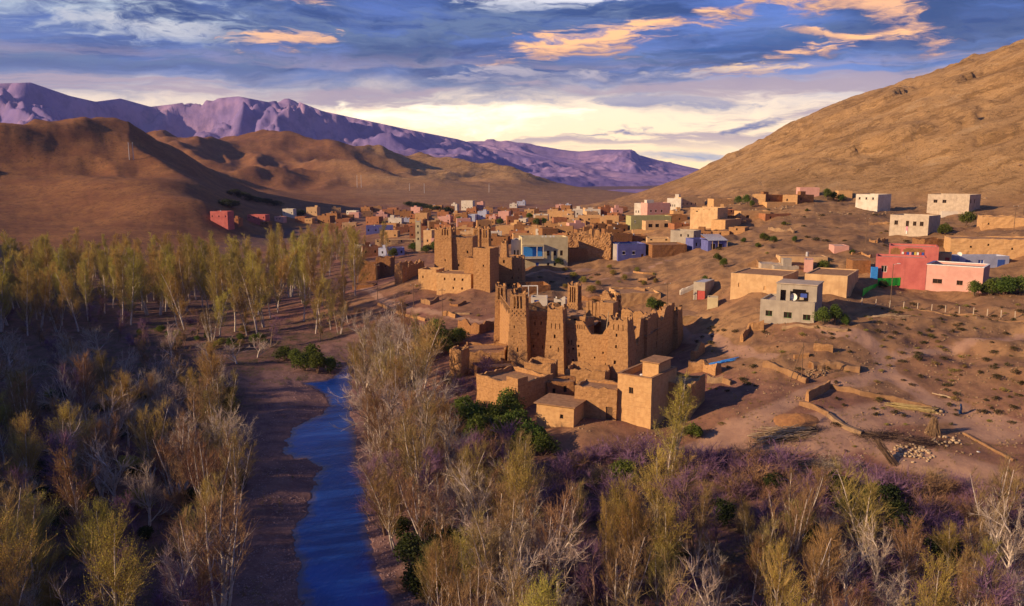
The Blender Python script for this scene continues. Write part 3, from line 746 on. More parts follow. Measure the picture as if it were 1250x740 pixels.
def lines(a, b, cell, extra):
    n = max(1, int(round((b - a) / cell)))
    L = [a + (b - a) * i / n for i in range(n + 1)] if cell else [a, b]
    ex = [e for e in extra if a + 1e-4 < e < b - 1e-4]
    L = [v for v in L if all(abs(v - e) > 0.12 * (cell or 1) for e in ex) or v in (a, b)]
    return sorted(set(L + ex))
def wall_panel(mb, fn, W, z0, z1, ops, cell=1.0, top=None, rev=0.25, m=0, skip_below=None):
    """outer skin of a wall: fn(u, d, z) with d = depth inwards. ops = [(u0, z0, u1, z1)] are cut out with reveals."""
    us = lines(0, W, cell, [o[0] for o in ops] + [o[2] for o in ops])
    tmin = z1
    if top is not None: tmin = min(top(u) for u in us)
    zs = lines(z0, tmin, cell, [o[1] for o in ops] + [o[3] for o in ops])
    rows = [(lambda u, q=q: q) for q in zs]
    if top is not None:
        nx = max(1, int(round((z1 - tmin) / max(cell, 0.4))))
        for i in range(1, nx + 1):
            rows.append(lambda u, i=i: tmin + (max(top(u), tmin) - tmin) * i / nx)
    for a, b in zip(us[:-1], us[1:]):
        um = (a + b) / 2
        for k in range(len(rows) - 1):
            lo, hi = rows[k], rows[k + 1]
            if k < len(zs) - 1:
                zm = (zs[k] + zs[k + 1]) / 2
                if any(o[0] < um < o[2] and o[1] < zm < o[3] for o in ops): continue
            mb.quad(fn(a, 0, lo(a)), fn(b, 0, lo(b)), fn(b, 0, hi(b)), fn(a, 0, hi(a)), m)
    for a0, c0, a1, c1 in ops:
        mb.quad(fn(a0, 0, c0), fn(a1, 0, c0), fn(a1, rev, c0), fn(a0, rev, c0), m)
        mb.quad(fn(a0, rev, c1), fn(a1, rev, c1), fn(a1, 0, c1), fn(a0, 0, c1), m)
        mb.quad(fn(a0, 0, c0), fn(a0, rev, c0), fn(a0, rev, c1), fn(a0, 0, c1), m)
        mb.quad(fn(a1, rev, c0), fn(a1, 0, c0), fn(a1, 0, c1), fn(a1, rev, c1), m)
    return us
def jag(seed, lo, hi, wl=1.6, bite=None):
    """ruined top line: function of u between heights lo and hi"""
    us = np.linspace(-5, 80, 900)
    n = fbm(us / wl, us * 0 + seed * 3.7, 4, seed)
    n = (n - n.min()) / (n.max() - n.min() + 1e-9)
    def f(u):
        t = float(np.interp(u, us, n)); z = lo + (hi - lo) * t
        if bite:
            for b0, b1, bz in bite:
                if b0 - 0.6 < u < b1 + 0.6:
                    e = min(1, max(0, (u - b0 + 0.6) / 1.6), max(0, (b1 + 0.6 - u) / 1.6))
                    z = z + (bz - z) * e
        return z
    return f

def frame(A, ang):
    """frame at A whose u axis points along the facade, d axis into the house"""
    cu, su = math.cos(ang), math.sin(ang)
    def fn(u, d, z): return (A[0] + u * cu + d * su, A[1] - u * su + d * cu, z)
    return fn
def solve_front(px0, py, px1, yaw, pt, A=None):
    """facade from the ground point under (px0, py) running right to the column px1; pt = pixel row of its top at px0"""
    A = A or g(px0, py)
    ang = R(yaw); a1 = (px1 - PW / 2) / FPX
    # x = a1 * depth, depth = y*CP - (z-CAMZ)*SP
    k = (A.z - CAMZ) * SP
    num = a1 * (A.y * CP - k) - A.x; den = math.cos(ang) + a1 * math.sin(ang) * CP
    W = num / den
    dep = A.y * CP - (A.z - CAMZ) * SP
    b = (PH / 2 - pt) / FPX
    d = pdir(px0, pt); t = A.y / d[1]
    Ht = CAMZ + d[2] * t - A.z
    return A, W, Ht
HOUSES = []
def house(name, label, px0, py, px1, pt, yaw=15, depth=8.0, mat='mud', cat='house', wins=(), swins=(), door=None, group=None, par=0.45, sink=3.5, cell=1.6, amp=0.0,
          roof=None, pane=None, fr=None, trim=None, beam=0, jagged=0.0, A=None, Hm=None, sill=False, sidemat=None, base_z=None):
    """flat-roofed house. wins: (u, z, w, h) in metres from the facade's left bottom; u < 0 counts from its right end. swins the same on the right side wall."""
    A, W, Ht = solve_front(px0, py, px1, yaw, pt, A)
    if Hm: Ht = Hm
    HOUSES.append((px0, px1, pt, py))
    ang = R(yaw)
    root = empty(name, (A.x, A.y, A.z), -ang)
    tag(root, label, cat, group, 'thing')
    Lm = lambda u, d, z: (u, d, z)
    th = 0.35
    def ops_of(ws, L):
        o = []
        for w in ws:
            u, z, ww, hh = w[:4]
            if u < 0: u = L + u
            if u < 0.2 or u + ww > L - 0.2: continue
            if z + hh > Ht - 0.25: hh = Ht - 0.25 - z
            if hh < 0.2: continue
            o.append((u, z, u + ww, z + hh))
        return o
    fo = ops_of(wins, W); so = ops_of(swins, depth)
    if door:
        du, dw, dh = door[:3]; du = du if du >= 0 else W + du
        do = (du, 0.02, du + dw, dh)
    else: do = None
    mb = MB()
    tp = (lambda k: jag(k + int(A.x * 7) % 50, Ht - jagged, Ht + jagged * 0.4, 2.0)) if jagged else (lambda k: None)
    tops = [tp(k) for k in range(4)]
    sides = [(lambda u, d, z: (u, d, z), W, fo + ([do] if do else [])),
             (lambda u, d, z: (W - d, u, z), depth, so),
             (lambda u, d, z: (W - u, depth - d, z), W, []),
             (lambda u, d, z: (d, depth - u, z), depth, [])]
    zr = Ht - par
    for k, (fn, L, ops) in enumerate(sides):
        t = tops[k]
        us = wall_panel(mb, fn, L, -sink, Ht + (jagged * 0.4 if t else 0), ops, cell, t, 0.22)
        tt = t or (lambda u: Ht)
        for a, b in zip(us[:-1], us[1:]):
            ia = min(max(a, th), L - th); ib = min(max(b, th), L - th)
            mb.quad(fn(a, 0, tt(a)), fn(b, 0, tt(b)), fn(ib, th, tt(b)), fn(ia, th, tt(a)))
            mb.quad(fn(ib, th, zr - 0.3), fn(ia, th, zr - 0.3), fn(ia, th, tt(a)), fn(ib, th, tt(b)))
    mb.build('wall', PLA[mat] if isinstance(mat, str) else mat, root, amp, 1.4, origin=(A.x, A.y))
    rm = MB(); rm.box(th * 0.5, th * 0.5, zr - 0.2, W - th * 0.5, depth - th * 0.5, zr)
    rm.build('roof', roof or (MUDROOF if mat in ('mud', 'mudl', 'mudd', 'mudr', 'tan', MUD, MUDL, MUDD, MUDR) else ROOFC), root)
    def fill(o, fn, nm, mt):
        p = MB(); p.obox(fn, o[0] - 0.02, 0.16, o[1] - 0.02, o[2] + 0.02, 0.24, o[3] + 0.02)
        w = p.build(nm, mt, root)
        if fr and (o[2] - o[0]) > 0.6 and nm == 'window':
            q = MB(); c = 0.07; e = 0.10
            q.obox(fn, o[0], e, o[1], o[0] + c, e + 0.08, o[3]); q.obox(fn, o[2] - c, e, o[1], o[2], e + 0.08, o[3])
            q.obox(fn, o[0] + c, e, o[3] - c, o[2] - c, e + 0.08, o[3]); q.obox(fn, o[0] + c, e, o[1], o[2] - c, e + 0.08, o[1] + c)
            um = (o[0] + o[2]) / 2; q.obox(fn, um - c / 2, e + 0.005, o[1] + c, um + c / 2, e + 0.075, o[3] - c)
            q.build('window_frame', fr, w)
        if sill and nm == 'window':
            q = MB(); q.obox(fn, o[0] - 0.12, -0.10, o[1] - 0.12, o[2] + 0.12, 0.03, o[1] - 0.01)
            q.obox(fn, o[0] - 0.12, -0.06, o[3] + 0.01, o[2] + 0.12, 0.02, o[3] + 0.12)
            q.build('sill', sill if not isinstance(sill, bool) else ROOFC, w)
        return w
    for o in fo: fill(o, sides[0][0], 'window', pane or DARK)
    for o in so: fill(o, sides[1][0], 'window', pane or DARK)
    if do: fill(do, sides[0][0], 'door', door[3] if len(door) > 3 else WOODW)
    if trim:
        q = MB(); e = 0.10
        q.box(-e, -e, Ht, W + e, th + 0.02, Ht + 0.14); q.box(-e, depth - th - 0.02, Ht, W + e, depth + e, Ht + 0.14)
        q.box(-e, th + 0.02, Ht, th + 0.02, depth - th - 0.02, Ht + 0.14); q.box(W - th - 0.02, th + 0.02, Ht, W + e, depth - th - 0.02, Ht + 0.14)
        q.build('cornice', trim, root)
    if beam:
        for i in range(beam):
            q = MB(); u = W * (i + 0.6) / (beam + 0.2)
            q.tube((u, -0.45, zr - 0.3), (u, 0.5, zr - 0.25), 0.07, 0.07, 6); q.build('roof_beam', WOODW, root)
    if name in ('village_house', 'outbuilding', 'terrace_house') and W > 4:
        r2 = random.Random(int(abs(A.x) * 31 + A.y * 17))
        if r2.random() < 0.55:
            ww = min(2.6, W * 0.35); uu = r2.uniform(0.5, W - ww - 0.5); dd = r2.uniform(1.0, max(1.1, depth - 3.0))
            q = MB(); q.box(uu, dd, zr - 0.1, uu + ww, dd + 2.2, Ht + r2.uniform(0.9, 1.7)); q.build('stair_room', PLA[mat] if isinstance(mat, str) else mat, root)
        if r2.random() < 0.4:
            uu = r2.uniform(0.8, W - 0.8); q = MB(); q.tube((uu, 0.9, zr - 0.05), (uu, 0.9, zr + 1.2), 0.35, 0.35, 8); q.build('water_tank', METAL, root)
    root['W'] = W; root['D'] = depth; root['Ht'] = Ht
    return root
def rows(W, zs, n, w=0.7, h=0.9, m=0.8):
    """n evenly spaced windows at each height in zs"""
    return [(m + (W - 2 * m - w) * (i / max(1, n - 1) if n > 1 else 0.5), z, w, h) for z in zs for i in range(n)]
def local_box(root, name, mat, *boxes, parent=None):
    q = MB()
    for b in boxes: q.box(*b)
    return q.build(name, mat, parent or root)
# ------------------------------------------------------------------ the great mud kasbah
def tower(root, C, ang, w0, w1, z0, z1, slots=0, slot_h=0, ops=(), side_ops=None, jg=0.5, horns=True, mat=MUD, cell=0.45, name='tower', seed=1, depth_ratio=1.0, amp=0.07, deco=True):
    """tapered square tower: four skins inside and out, open top with raised corners; slots = tall slits under the top"""
    cu, su = math.cos(ang), math.sin(ang)
    Hh = z1 - z0
    mb = MB(); th = 0.55
    t_o = empty_part = None
    allops = []
    for k in range(4):
        rot = k * math.pi / 2
        def fn(u, d, z, rot=rot):
            t = min(1.15, max(-0.3, (z - z0) / Hh)); hw = (w0 + (w1 - w0) * t) / 2
            uu = -hw + u / w0 * 2 * hw; dd = -hw + d
            x = uu * math.cos(rot) - dd * math.sin(rot); y = uu * math.sin(rot) + dd * math.cos(rot)
            return (C[0] + x * cu + y * su, C[1] - x * su + y * cu, z)
        o = []
        if slots:
            sw = w0 * 0.62 / (slots * 1.7)
            for i in range(slots):
                c = w0 * (0.5 + (i - (slots - 1) / 2) * 0.62 / slots)
                o.append((c - sw / 2, z1 - slot_h - 0.25, c + sw / 2, z1 - 0.9))
        if k == 0: o += [(w0 * a - b / 2, z0 + c, w0 * a + b / 2, z0 + c + d_) for a, b, c, d_ in ops]
        if k in (1, 3): o += [(w0 * a - b / 2, z0 + c, w0 * a + b / 2, z0 + c + d_) for a, b, c, d_ in (side_ops or [])]
        base = jag(seed * 5 + k, z1 - jg, z1, 1.0)
        def top(u, base=base):
            z = base(u)
            if horns:
                e = min(u, w0 - u) / w0
                z += 0.75 * max(0, 1 - e / 0.16) - 0.35
            return min(z, z1 + 0.7)
        if not horns: top = base
        us = wall_panel(mb, fn, w0, z0 - 2.0, z1 + 0.75, o, cell, top, th)
        # inner skin over the upper part and the cap
        inn = lambda u, d, z, fn=fn: fn(min(max(u, th), w0 - th), d, z)
        wall_panel(mb, lambda u, d, z, inn=inn: inn(u, th - d, z), w0, z1 - slot_h - 2.4, z1 + 0.75, [q for q in o if q[1] > z1 - slot_h - 1.0], cell, top, 0.02)
        for a, b in zip(us[:-1], us[1:]):
            mb.quad(fn(a, 0, top(a)), fn(b, 0, top(b)), inn(b, th, top(b)), inn(a, th, top(a)))
        for q in o:
            if q[1] < z1 - slot_h - 1.0: allops.append((fn, q))
    part = mb.build(name, mat, root, amp, 1.1)
    # floor inside the open top
    hw = (w0 + (w1 - w0) * 0.8) / 2 - 0.25; zf = z1 - slot_h - 1.8
    fl = MB()
    fl.obox(lambda x, y, z: (C[0] + x * cu + y * su, C[1] - x * su + y * cu, z), -hw, -hw, zf - 0.3, hw, hw, zf)
    fl.build('floor_slab', MUDROOF, part)
    for fn, q in allops:
        p = MB(); p.obox(fn, q[0] - 0.02, 0.34, q[1] - 0.02, q[2] + 0.02, 0.42, q[3] + 0.02); p.build('window', DARK, part)
    if deco and slots:
        # relief band of small blind niches below the slits
        dm = MB()
        for k in range(2):
            rot = (0, -math.pi / 2)[k] if k else 0
            def fn(u, d, z, rot=rot):
                t = (z - z0) / Hh; hw_ = (w0 + (w1 - w0) * t) / 2
                uu = -hw_ + u / w0 * 2 * hw_; dd = -hw_ + d
                x = uu * math.cos(rot) - dd * math.sin(rot); y = uu * math.sin(rot) + dd * math.cos(rot)
                return (C[0] + x * cu + y * su, C[1] - x * su + y * cu, z)
            nb = 7
            for r_ in range(3):
                for i in range(nb):
                    if (i + r_) % 2: continue
                    u = w0 * (0.1 + 0.8 * i / (nb - 1)); zz = z1 - slot_h - 0.9 - r_ * 0.42
                    dm.obox(fn, u - 0.17, -0.09, zz, u + 0.17, 0.12, zz + 0.3)
        dm.build('relief_band', mat, part)['kind'] = 'stuff'
    return part
def kwall(root, A, B, z0, z1, th=0.7, top=None, ops=(), cell=0.5, mat=MUD, name='wall', amp=0.08, lean=0.02, niche=None):
    """free-standing mud wall with an eroded top, from A to B; the outside is to the right when walking A to B ... towards the viewer"""
    ax, ay = A; bx, by = B; W = math.hypot(bx - ax, by - ay); ux, uy = (bx - ax) / W, (by - ay) / W
    nx, ny = -uy, ux          # inward
    def fn(u, d, z):
        d2 = d + lean * (z - z0)
        return (ax + ux * u + nx * d2, ay + uy * u + ny * d2, z)
    top = top or (lambda u: z1)
    o = [(W * a - b / 2, z0 + c, W * a + b / 2, z0 + c + d_) for a, b, c, d_ in ops]
    mb = MB()
    us = wall_panel(mb, fn, W, z0 - 2.0, z1, o, cell, top, 0.5)
    fb = lambda u, d, z: fn(W - u, th - d, z)
    wall_panel(mb, fb, W, z0 - 2.0, z1, [], cell, lambda u: top(W - u), 0.0)
    for a, b in zip(us[:-1], us[1:]):
        mb.quad(fn(a, 0, top(a)), fn(b, 0, top(b)), fn(b, th, top(b)), fn(a, th, top(a)))
    for u in (0, W):
        mb.quad(fn(u, 0, z0 - 2), fn(u, th, z0 - 2), fn(u, th, top(u)), fn(u, 0, top(u)))
    part = mb.build(name, mat, root, amp, 1.2)
    for q in o:
        p = MB(); p.obox(fn, q[0] - 0.02, 0.40, q[1] - 0.02, q[2] + 0.02, 0.50, q[3] + 0.02); p.build('window', DARK, part)
    if niche:
        # row of blind arches standing proud as small ribs
        dm = MB(); zz, hh, u0, u1, n = niche
        for i in range(n):
            u = W * (u0 + (u1 - u0) * i / (n - 1)); dm.obox(fn, u - 0.09, -0.10, zz, u + 0.09, 0.08, zz + hh)
        dm.obox(fn, W * u0 - 0.3, -0.12, zz + hh, W * u1 + 0.3, 0.08, zz + hh + 0.16)
        dm.build('relief_band', mat, part)['kind'] = 'stuff'
    return part
def kpt(px, py, z): return on_plane(px, py, z)

T1 = kpt(634, 449, 0); T3 = kpt(757, 463, 0)
KY = math.atan2(-(T3[1] - T1[1]), T3[0] - T1[0])      # facade yaw
T2 = (T1[0] + (T3[0] - T1[0]) * 0.385 - 0.0, T1[1] + (T3[1] - T1[1]) * 0.385)
T4 = (T3[0] + math.sin(KY) * 30 + 1.5, T3[1] + math.cos(KY) * 30)
T0 = (T1[0] - 3.9, T1[1] + 24.5)
T5 = (14.4, 183.0); T6 = (22.5, 181.0)
def zat(px, py, x, y):
    d = pdir(px, py); t = math.hypot(x, y) / math.hypot(d[0], d[1]); return CAMZ + d[2] * t
KAS = empty('mud_kasbah', (10, 160, 0))
tag(KAS, 'large ruined mud-brick kasbah with tapering corner towers and broken walls on the river terrace', 'kasbah')
KAS.location = (0, 0, 0)
def dressed(n, z0=2.0, z1=9.0, seed=3):
    r = random.Random(seed)
    return [(r.uniform(0.15, 0.85), r.uniform(0.22, 0.34), r.uniform(z0, z1), r.uniform(0.4, 0.7)) for _ in range(n)]
z1_ = zat(640, 355, *T1)
tower(KAS, T1, R(12), 4.2, 2.9, 0, z1_, slots=3, slot_h=3.0, ops=[(0.5, 0.3, 3.6, 0.9), (0.3, 0.25, 8.2, 0.6)] + [(a, 0.2, z, 0.22) for a, z in ((0.2, 1.5), (0.72, 2.2), (0.3, 5.2), (0.75, 5.8), (0.6, 7.4), (0.22, 6.6), (0.75, 9.2), (0.5, 9.6))], side_ops=[(0.5, 0.3, 6.0, 0.8)], seed=1)
tower(KAS, T0, R(8), 3.0, 2.2, 0, zat(607, 346, *T0), slots=2, slot_h=3.2, seed=2, ops=[(0.5, 0.3, 4.0, 0.8)])
tower(KAS, (T0[0] + 3.6, T0[1] + 3.0), R(8), 2.6, 2.0, 0, zat(618, 348, T0[0] + 3.6, T0[1] + 3), slots=2, slot_h=3.2, seed=12)
tower(KAS, T2, R(20), 4.1, 2.9, 0, zat(684, 372, *T2), slots=0, slot_h=1.0, ops=[(0.5, 0.45, 7.0, 0.7), (0.3, 0.3, 5.0, 0.5), (0.72, 0.22, 4.4, 0.9), (0.3, 0.2, 8.8, 1.1), (0.55, 0.2, 8.8, 1.1), (0.8, 0.2, 8.8, 1.1)], seed=3, jg=0.7)
tower(KAS, T3, KY, 4.6, 3.3, 0, zat(752, 384, *T3), slots=0, slot_h=1.0, ops=[(0.4, 0.45, 3.3, 0.7), (0.42, 0.4, 6.3, 0.55), (0.42, 0.4, 8.4, 0.6), (0.25, 0.2, 9.6, 1.1), (0.5, 0.2, 9.6, 1.1), (0.75, 0.2, 9.6, 1.1)],
      side_ops=[(0.5, 0.35, 3.0, 0.8), (0.5, 0.3, 7.5, 0.7)], seed=4, jg=0.9)
tower(KAS, T4, KY, 5.0, 4.0, 0, zat(813, 373, *T4), slots=0, slot_h=1.0, ops=[(0.5, 0.3, 5.0, 0.8)], side_ops=[(0.5, 0.3, 7.5, 0.7)], seed=5, jg=0.8)
tower(KAS, T5, KY, 3.0, 2.4, 0, zat(704, 345, *T5), slots=3, slot_h=4.2, seed=6)
tower(KAS, T6, KY, 4.6, 3.6, 0, zat(747, 352, *T6), slots=1, slot_h=4.5, seed=7, jg=3.2, horns=False, amp=0.18)
kx, ky = math.cos(KY), -math.sin(KY); ix, iy = math.sin(KY), math.cos(KY)
def koff(P, u, d): return (P[0] + kx * u + ix * d, P[1] + ky * u + iy * d)
# left wall, between the back-left tower and the front tower
wl = kwall(KAS, (T0[0] - 0.6, T0[1]), (T1[0] - 1.4, T1[1] + 0.6), 0, zat(613, 373, -1.5, 170) + 0.6, top=jag(31, zat(613, 375, -2, 170) - 0.7, zat(613, 373, -2, 170) + 0.4, 1.6), ops=[(x, 0.25, 9.6, 0.7) for x in (0.3, 0.5, 0.7, 0.85)] + [(0.55, 0.3, 5.0, 0.7)], niche=(10.3, 0.8, 0.1, 0.95, 12))
# recessed wall between the first and second tower
A_ = (T1[0] + 1.2, T1[1] + 2.4); B_ = (T2[0] - 0.6, T2[1] + 3.4)
zz = zat(663, 380, (A_[0] + B_[0]) / 2, (A_[1] + B_[1]) / 2)
kwall(KAS, A_, B_, 0, zz + 0.3, top=jag(33, zz - 0.35, zz + 0.25, 1.5), ops=[(0.33, 0.3, 8.2, 0.7), (0.55, 0.3, 8.4, 0.7), (0.78, 0.3, 8.2, 0.7), (0.45, 0.35, 6.2, 0.6), (0.28, 0.3, 3.6, 0.7), (0.62, 0.3, 3.6, 0.7)], niche=(9.4, 0.7, 0.12, 0.9, 10))
# the front facade with the great bite
A_ = koff(T2, 1.2, 0.3); B_ = koff(T3, -1.4, 0.5)
WF = math.hypot(B_[0] - A_[0], B_[1] - A_[1])
zt = zat(705, 393, *koff(A_, 3, 0))
fo = [(0.10, 0.25, 5.6, 0.9), (0.16, 0.25, 5.5, 0.9), (0.11, 0.22, 3.9, 0.8), (0.30, 0.4, 5.2, 0.45), (0.19, 0.42, 4.6, 0.42), (0.31, 0.26, 3.4, 0.85), (0.62, 0.35, 3.3, 0.4), (0.60, 0.45, 1.2, 0.7), (0.19, 0.35, 2.4, 0.4),
      (0.42, 0.25, 2.0, 0.35), (0.78, 0.3, 4.4, 0.4), (0.84, 0.3, 2.3, 0.4)]
kwall(KAS, A_, B_, 0, zt + 1.0, top=jag(37, zt - 0.15, zt + 0.3, 1.6, bite=[(WF * 0.44, WF * 0.84, zat(725, 409, *koff(A_, WF * 0.62, 0)))]), ops=fo, niche=(zt - 1.35, 0.75, 0.04, 0.40, 11), cell=0.42)
# the small upper chamber with two windows, set back above the facade
C0 = koff(A_, WF * 0.10, 0.9); C1 = koff(A_, WF * 0.40, 0.9)
zc = zat(705, 385, *C0)
kwall(KAS, C0, C1, zt - 3.0, zc, top=jag(39, zc - 0.25, zc, 1.0), ops=[(0.30, 0.75, 2.0 + 0.55, 0.8), (0.72, 0.6, 2.0 + 0.45, 0.75)], lean=0)
kwall(KAS, C1, koff(C1, 0, 5), zt - 3.0, zc, top=jag(40, zc - 1.2, zc, 1.4), lean=0)
# inner cross walls seen through the bite, and the room with pillars
kwall(KAS, koff(A_, WF * 0.48, 7.5), koff(A_, WF * 0.86, 7.5), 0, 11.0, top=jag(41, zat(738, 386, *koff(A_, WF * 0.62, 7.5)) - 1.2, zat(738, 383, *koff(A_, WF * 0.62, 7.5)) + 0.3, 2.0), lean=0)
kwall(KAS, koff(A_, WF * 0.05, 11), koff(A_, WF * 0.5, 11), 0, 14, top=jag(42, zat(715, 379, *koff(A_, WF * 0.2, 11)) - 0.4, zat(715, 377, *koff(A_, WF * 0.2, 11)) + 0.2, 1.2), lean=0)
for i in range(5):
    q = MB(); P_ = koff(A_, WF * (0.07 + 0.075 * i), 11.2); zb = zat(715, 380, *P_)
    q.obox(frame(P_, KY), -0.28, -0.3, zb - 1.2, 0.28, 0.3, zb + 2.0 + 0.25 * math.sin(i * 2.1)); q.build('pillar', MUD, KAS, 0.05)
q = MB(); P_ = koff(A_, WF * 0.34, 10.6); q.obox(frame(P_, KY), 0, 0, 4, 2.9, 3.2, zat(722, 369, *P_)); q.build('upper_room', MUD, KAS, 0.06)
# right wall
zr1 = zat(790, 381, *koff(T3, 0, 16))
kwall(KAS, koff(T3, 1.6, 1.5), koff(T4, 1.4, -1.5), 0, zr1 + 0.8, top=jag(43, zr1 - 0.4, zr1 + 0.5, 2.5, bite=[(2.0, 5.0, zr1 - 4.5), (16.5, 20.5, zr1 - 2.2)]), ops=[(0.12, 0.3, 4.2, 0.8), (0.2, 0.35, 6.0, 0.6), (0.4, 0.45, 6.2, 1.0), (0.55, 0.3, 3.5, 0.8), (0.7, 0.3, 6.0, 0.8), (0.3, 0.3, 2.4, 0.7)])
q = MB(); P_ = koff(T3, 0.9, 9.0); q.obox(frame(P_, KY), 0, 0, -1, 1.5, 2.6, zr1 - 0.1); q.build('buttress', MUD, KAS, 0.07)
q = MB(); P_ = koff(T3, 0.9, 17.0); q.obox(frame(P_, KY), 0, 0, -1, 1.4, 2.2, zr1 - 1.5); q.build('buttress', MUD, KAS, 0.07)
kwall(KAS, koff(T3, -6.0, 8.0), koff(T3, 1.0, 8.0), 0, zr1 + 0.3, top=jag(47, zr1 - 1.0, zr1 + 0.3, 1.8, bite=[(4.6, 6.6, zr1 - 3.6)]), lean=0)
# back walls
kwall(KAS, T4, T6, 0, 9.0, top=jag(45, 6.5, 9.5, 2.5)); kwall(KAS, T6, T5, 0, 8.4, top=jag(46, 6.0, 8.8, 2.5)); kwall(KAS, T5, T0, 0, 9.0, top=jag(48, 7.0, 9.6, 2.5))
# collapsed roofs
for P, w_, d_, zf, sd in ((koff(T2, -6.5, 6), 8, 12, 9.6, 1), (koff(A_, 0.5, 1.2), WF * 0.40, 9.5, zt - 1.3, 2), (koff(A_, WF * 0.5, 8.3), 9, 10, 6.8, 3)):
    nx_, ny_ = 16, 18; V = []; F = []
    fnr = frame(P, KY)
    for j in range(ny_ + 1):
        for i in range(nx_ + 1):
            u, d = w_ * i / nx_, d_ * j / ny_; x_, y_, _z = fnr(u, d, 0)
            V.append((x_, y_, zf + 0.35 * float(fbm(np.array(x_ / 1.6), np.array(y_ / 1.6), 3, 50 + sd)) - 0.5 * (0.5 - abs(i / nx_ - 0.5)) ))
    for j in range(ny_):
        for i in range(nx_): a = j * (nx_ + 1) + i; F.append((a, a + 1, a + nx_ + 2, a + nx_ + 1))
    mesh_np('roof', V, F, MUDROOF, KAS)
bm_ = MB()
P0_, P1_ = koff(A_, WF * 0.47, 1.0), koff(A_, WF * 0.80, 1.2)
zb = zat(725, 408, *P0_)
bm_.tube((*P0_, zb + 0.1), (*P1_, zb - 0.2), 0.14, 0.12, 7); bm_.build('fallen_beam', PALEW, KAS)
bm_ = MB(); P2_ = koff(A_, WF * 0.72, 3.0)
bm_.tube((*P2_, zb - 2), (P2_[0] + 0.6, P2_[1], zb + 4.2), 0.12, 0.09, 7); bm_.build('roof_post', PALEW, KAS)
# ------------------------------------------------------------------ annexes round the kasbah
def W_of(px0, py, px1, yaw): return solve_front(px0, py, px1, yaw, py - 20)[1]
house('mud_annex', 'roofless mud annex with rubble roof beside the kasbah back-left tower', 563, 452, 616, 428, 4, 9, MUD, 'ruin', wins=[(5.5, 2.2, 0.3, 0.7)], cell=0.6, amp=0.12, jagged=0.7, par=0.7)
house('mud_turret', 'stumpy leaning mud turret standing above the river bushes', 549, 462, 563, 424, 30, 3.0, MUD, 'ruin', wins=[(1.0, 3.2, 0.25, 0.9)], cell=0.5, amp=0.14, jagged=0.9, par=1.0)
house('mud_annex', 'low mud room with thin roof edge joining turret and courtyard', 583, 462, 632, 449, -14, 4.5, MUDD, 'ruin', cell=0.7, amp=0.10, jagged=0.4, par=0.5)
h = house('mud_courtyard_house', 'mud courtyard house whose sharp corner points at the green bushes', 582, 491, 632, 456, 44, 9.0, MUD, 'house', cell=0.6, amp=0.11, jagged=0.5, par=0.9, wins=[(-1.6, 5.2, 0.25, 0.5)], base_z=-1)
local_box(h, 'corner_turret', MUD, (h['W'] - 2.4, -0.25, -2, h['W'] + 0.25, 2.2, h['Ht'] + 0.9))
h = house('flat_roofed_house', 'small flat-roofed mud house with green window above the scrub', 655, 521, 700, 492, 26, 5.5, MUDL, 'house', cell=0.8, amp=0.06, wins=[(-2.3, 1.9, 0.55, 0.7)], pane=DARK, fr=GREENW, par=0.12, beam=0)
local_box(h, 'roof_edge', MUDROOF, (-0.35, -0.4, h['Ht'], h['W'] + 0.35, 5.8, h['Ht'] + 0.16))
house('mud_wing', 'mud wing with doorway between the small flat house and the tall box house', 701, 508, 752, 470, 24, 5.0, MUD, 'house', cell=0.7, amp=0.10, jagged=0.4, wins=[(0.9, 1.2, 0.5, 0.6)], door=(-1.7, 1.1, 2.2, WOODW), par=0.5)
house('mud_annex', 'low ruined mud yard under the kasbah facade with open top', 690, 470, 738, 449, 18, 5.0, MUD, 'ruin', cell=0.6, amp=0.12, jagged=1.0, par=2.2)
house('mud_annex', 'mud lean-to with two dark openings below the second tower', 668, 486, 700, 465, 10, 4.0, MUDD, 'ruin', cell=0.7, amp=0.10, jagged=0.5, par=0.5, wins=[(0.9, 0.8, 0.5, 1.0), (2.8, 1.2, 0.55, 1.1)])
BOXH = house('tall_box_house', 'tall smooth-plastered mud box house with one barred window and roof room', 753, 512, 794, 456, 36, 9.0, MUDL, 'house', cell=1.0, amp=0.04, wins=[(2.0, 4.6, 0.75, 1.0)], fr=WOODW, par=0.9, trim=MUDROOF)
bw, bh = BOXH['W'], BOXH['Ht']
local_box(BOXH, 'roof_room', MUDL, (bw - 3.2, 3.2, bh - 0.9, bw - 0.45, 7.6, bh + 1.7))
local_box(BOXH, 'roof_slab', MUDROOF, (bw - 3.5, 2.9, bh + 1.7, bw - 0.15, 7.9, bh + 1.88))
dq = MB(); dq.rock((2.4, 3.4, bh - 0.55), 0.35); dq.build('washing_bundle', CLOTH[0], BOXH)
house('mud_annex', 'mud shed tucked behind the tall box house', 795, 505, 842, 462, 32, 7.0, MUD, 'shed', cell=0.8, amp=0.1, jagged=0.6, par=0.7)
house('mud_annex', 'broken mud room under the first tower of the kasbah', 640, 470, 672, 441, 20, 4.5, MUD, 'ruin', cell=0.6, amp=0.12, jagged=1.0, par=1.4, wins=[(1.2, 2.0, 0.5, 0.7)])

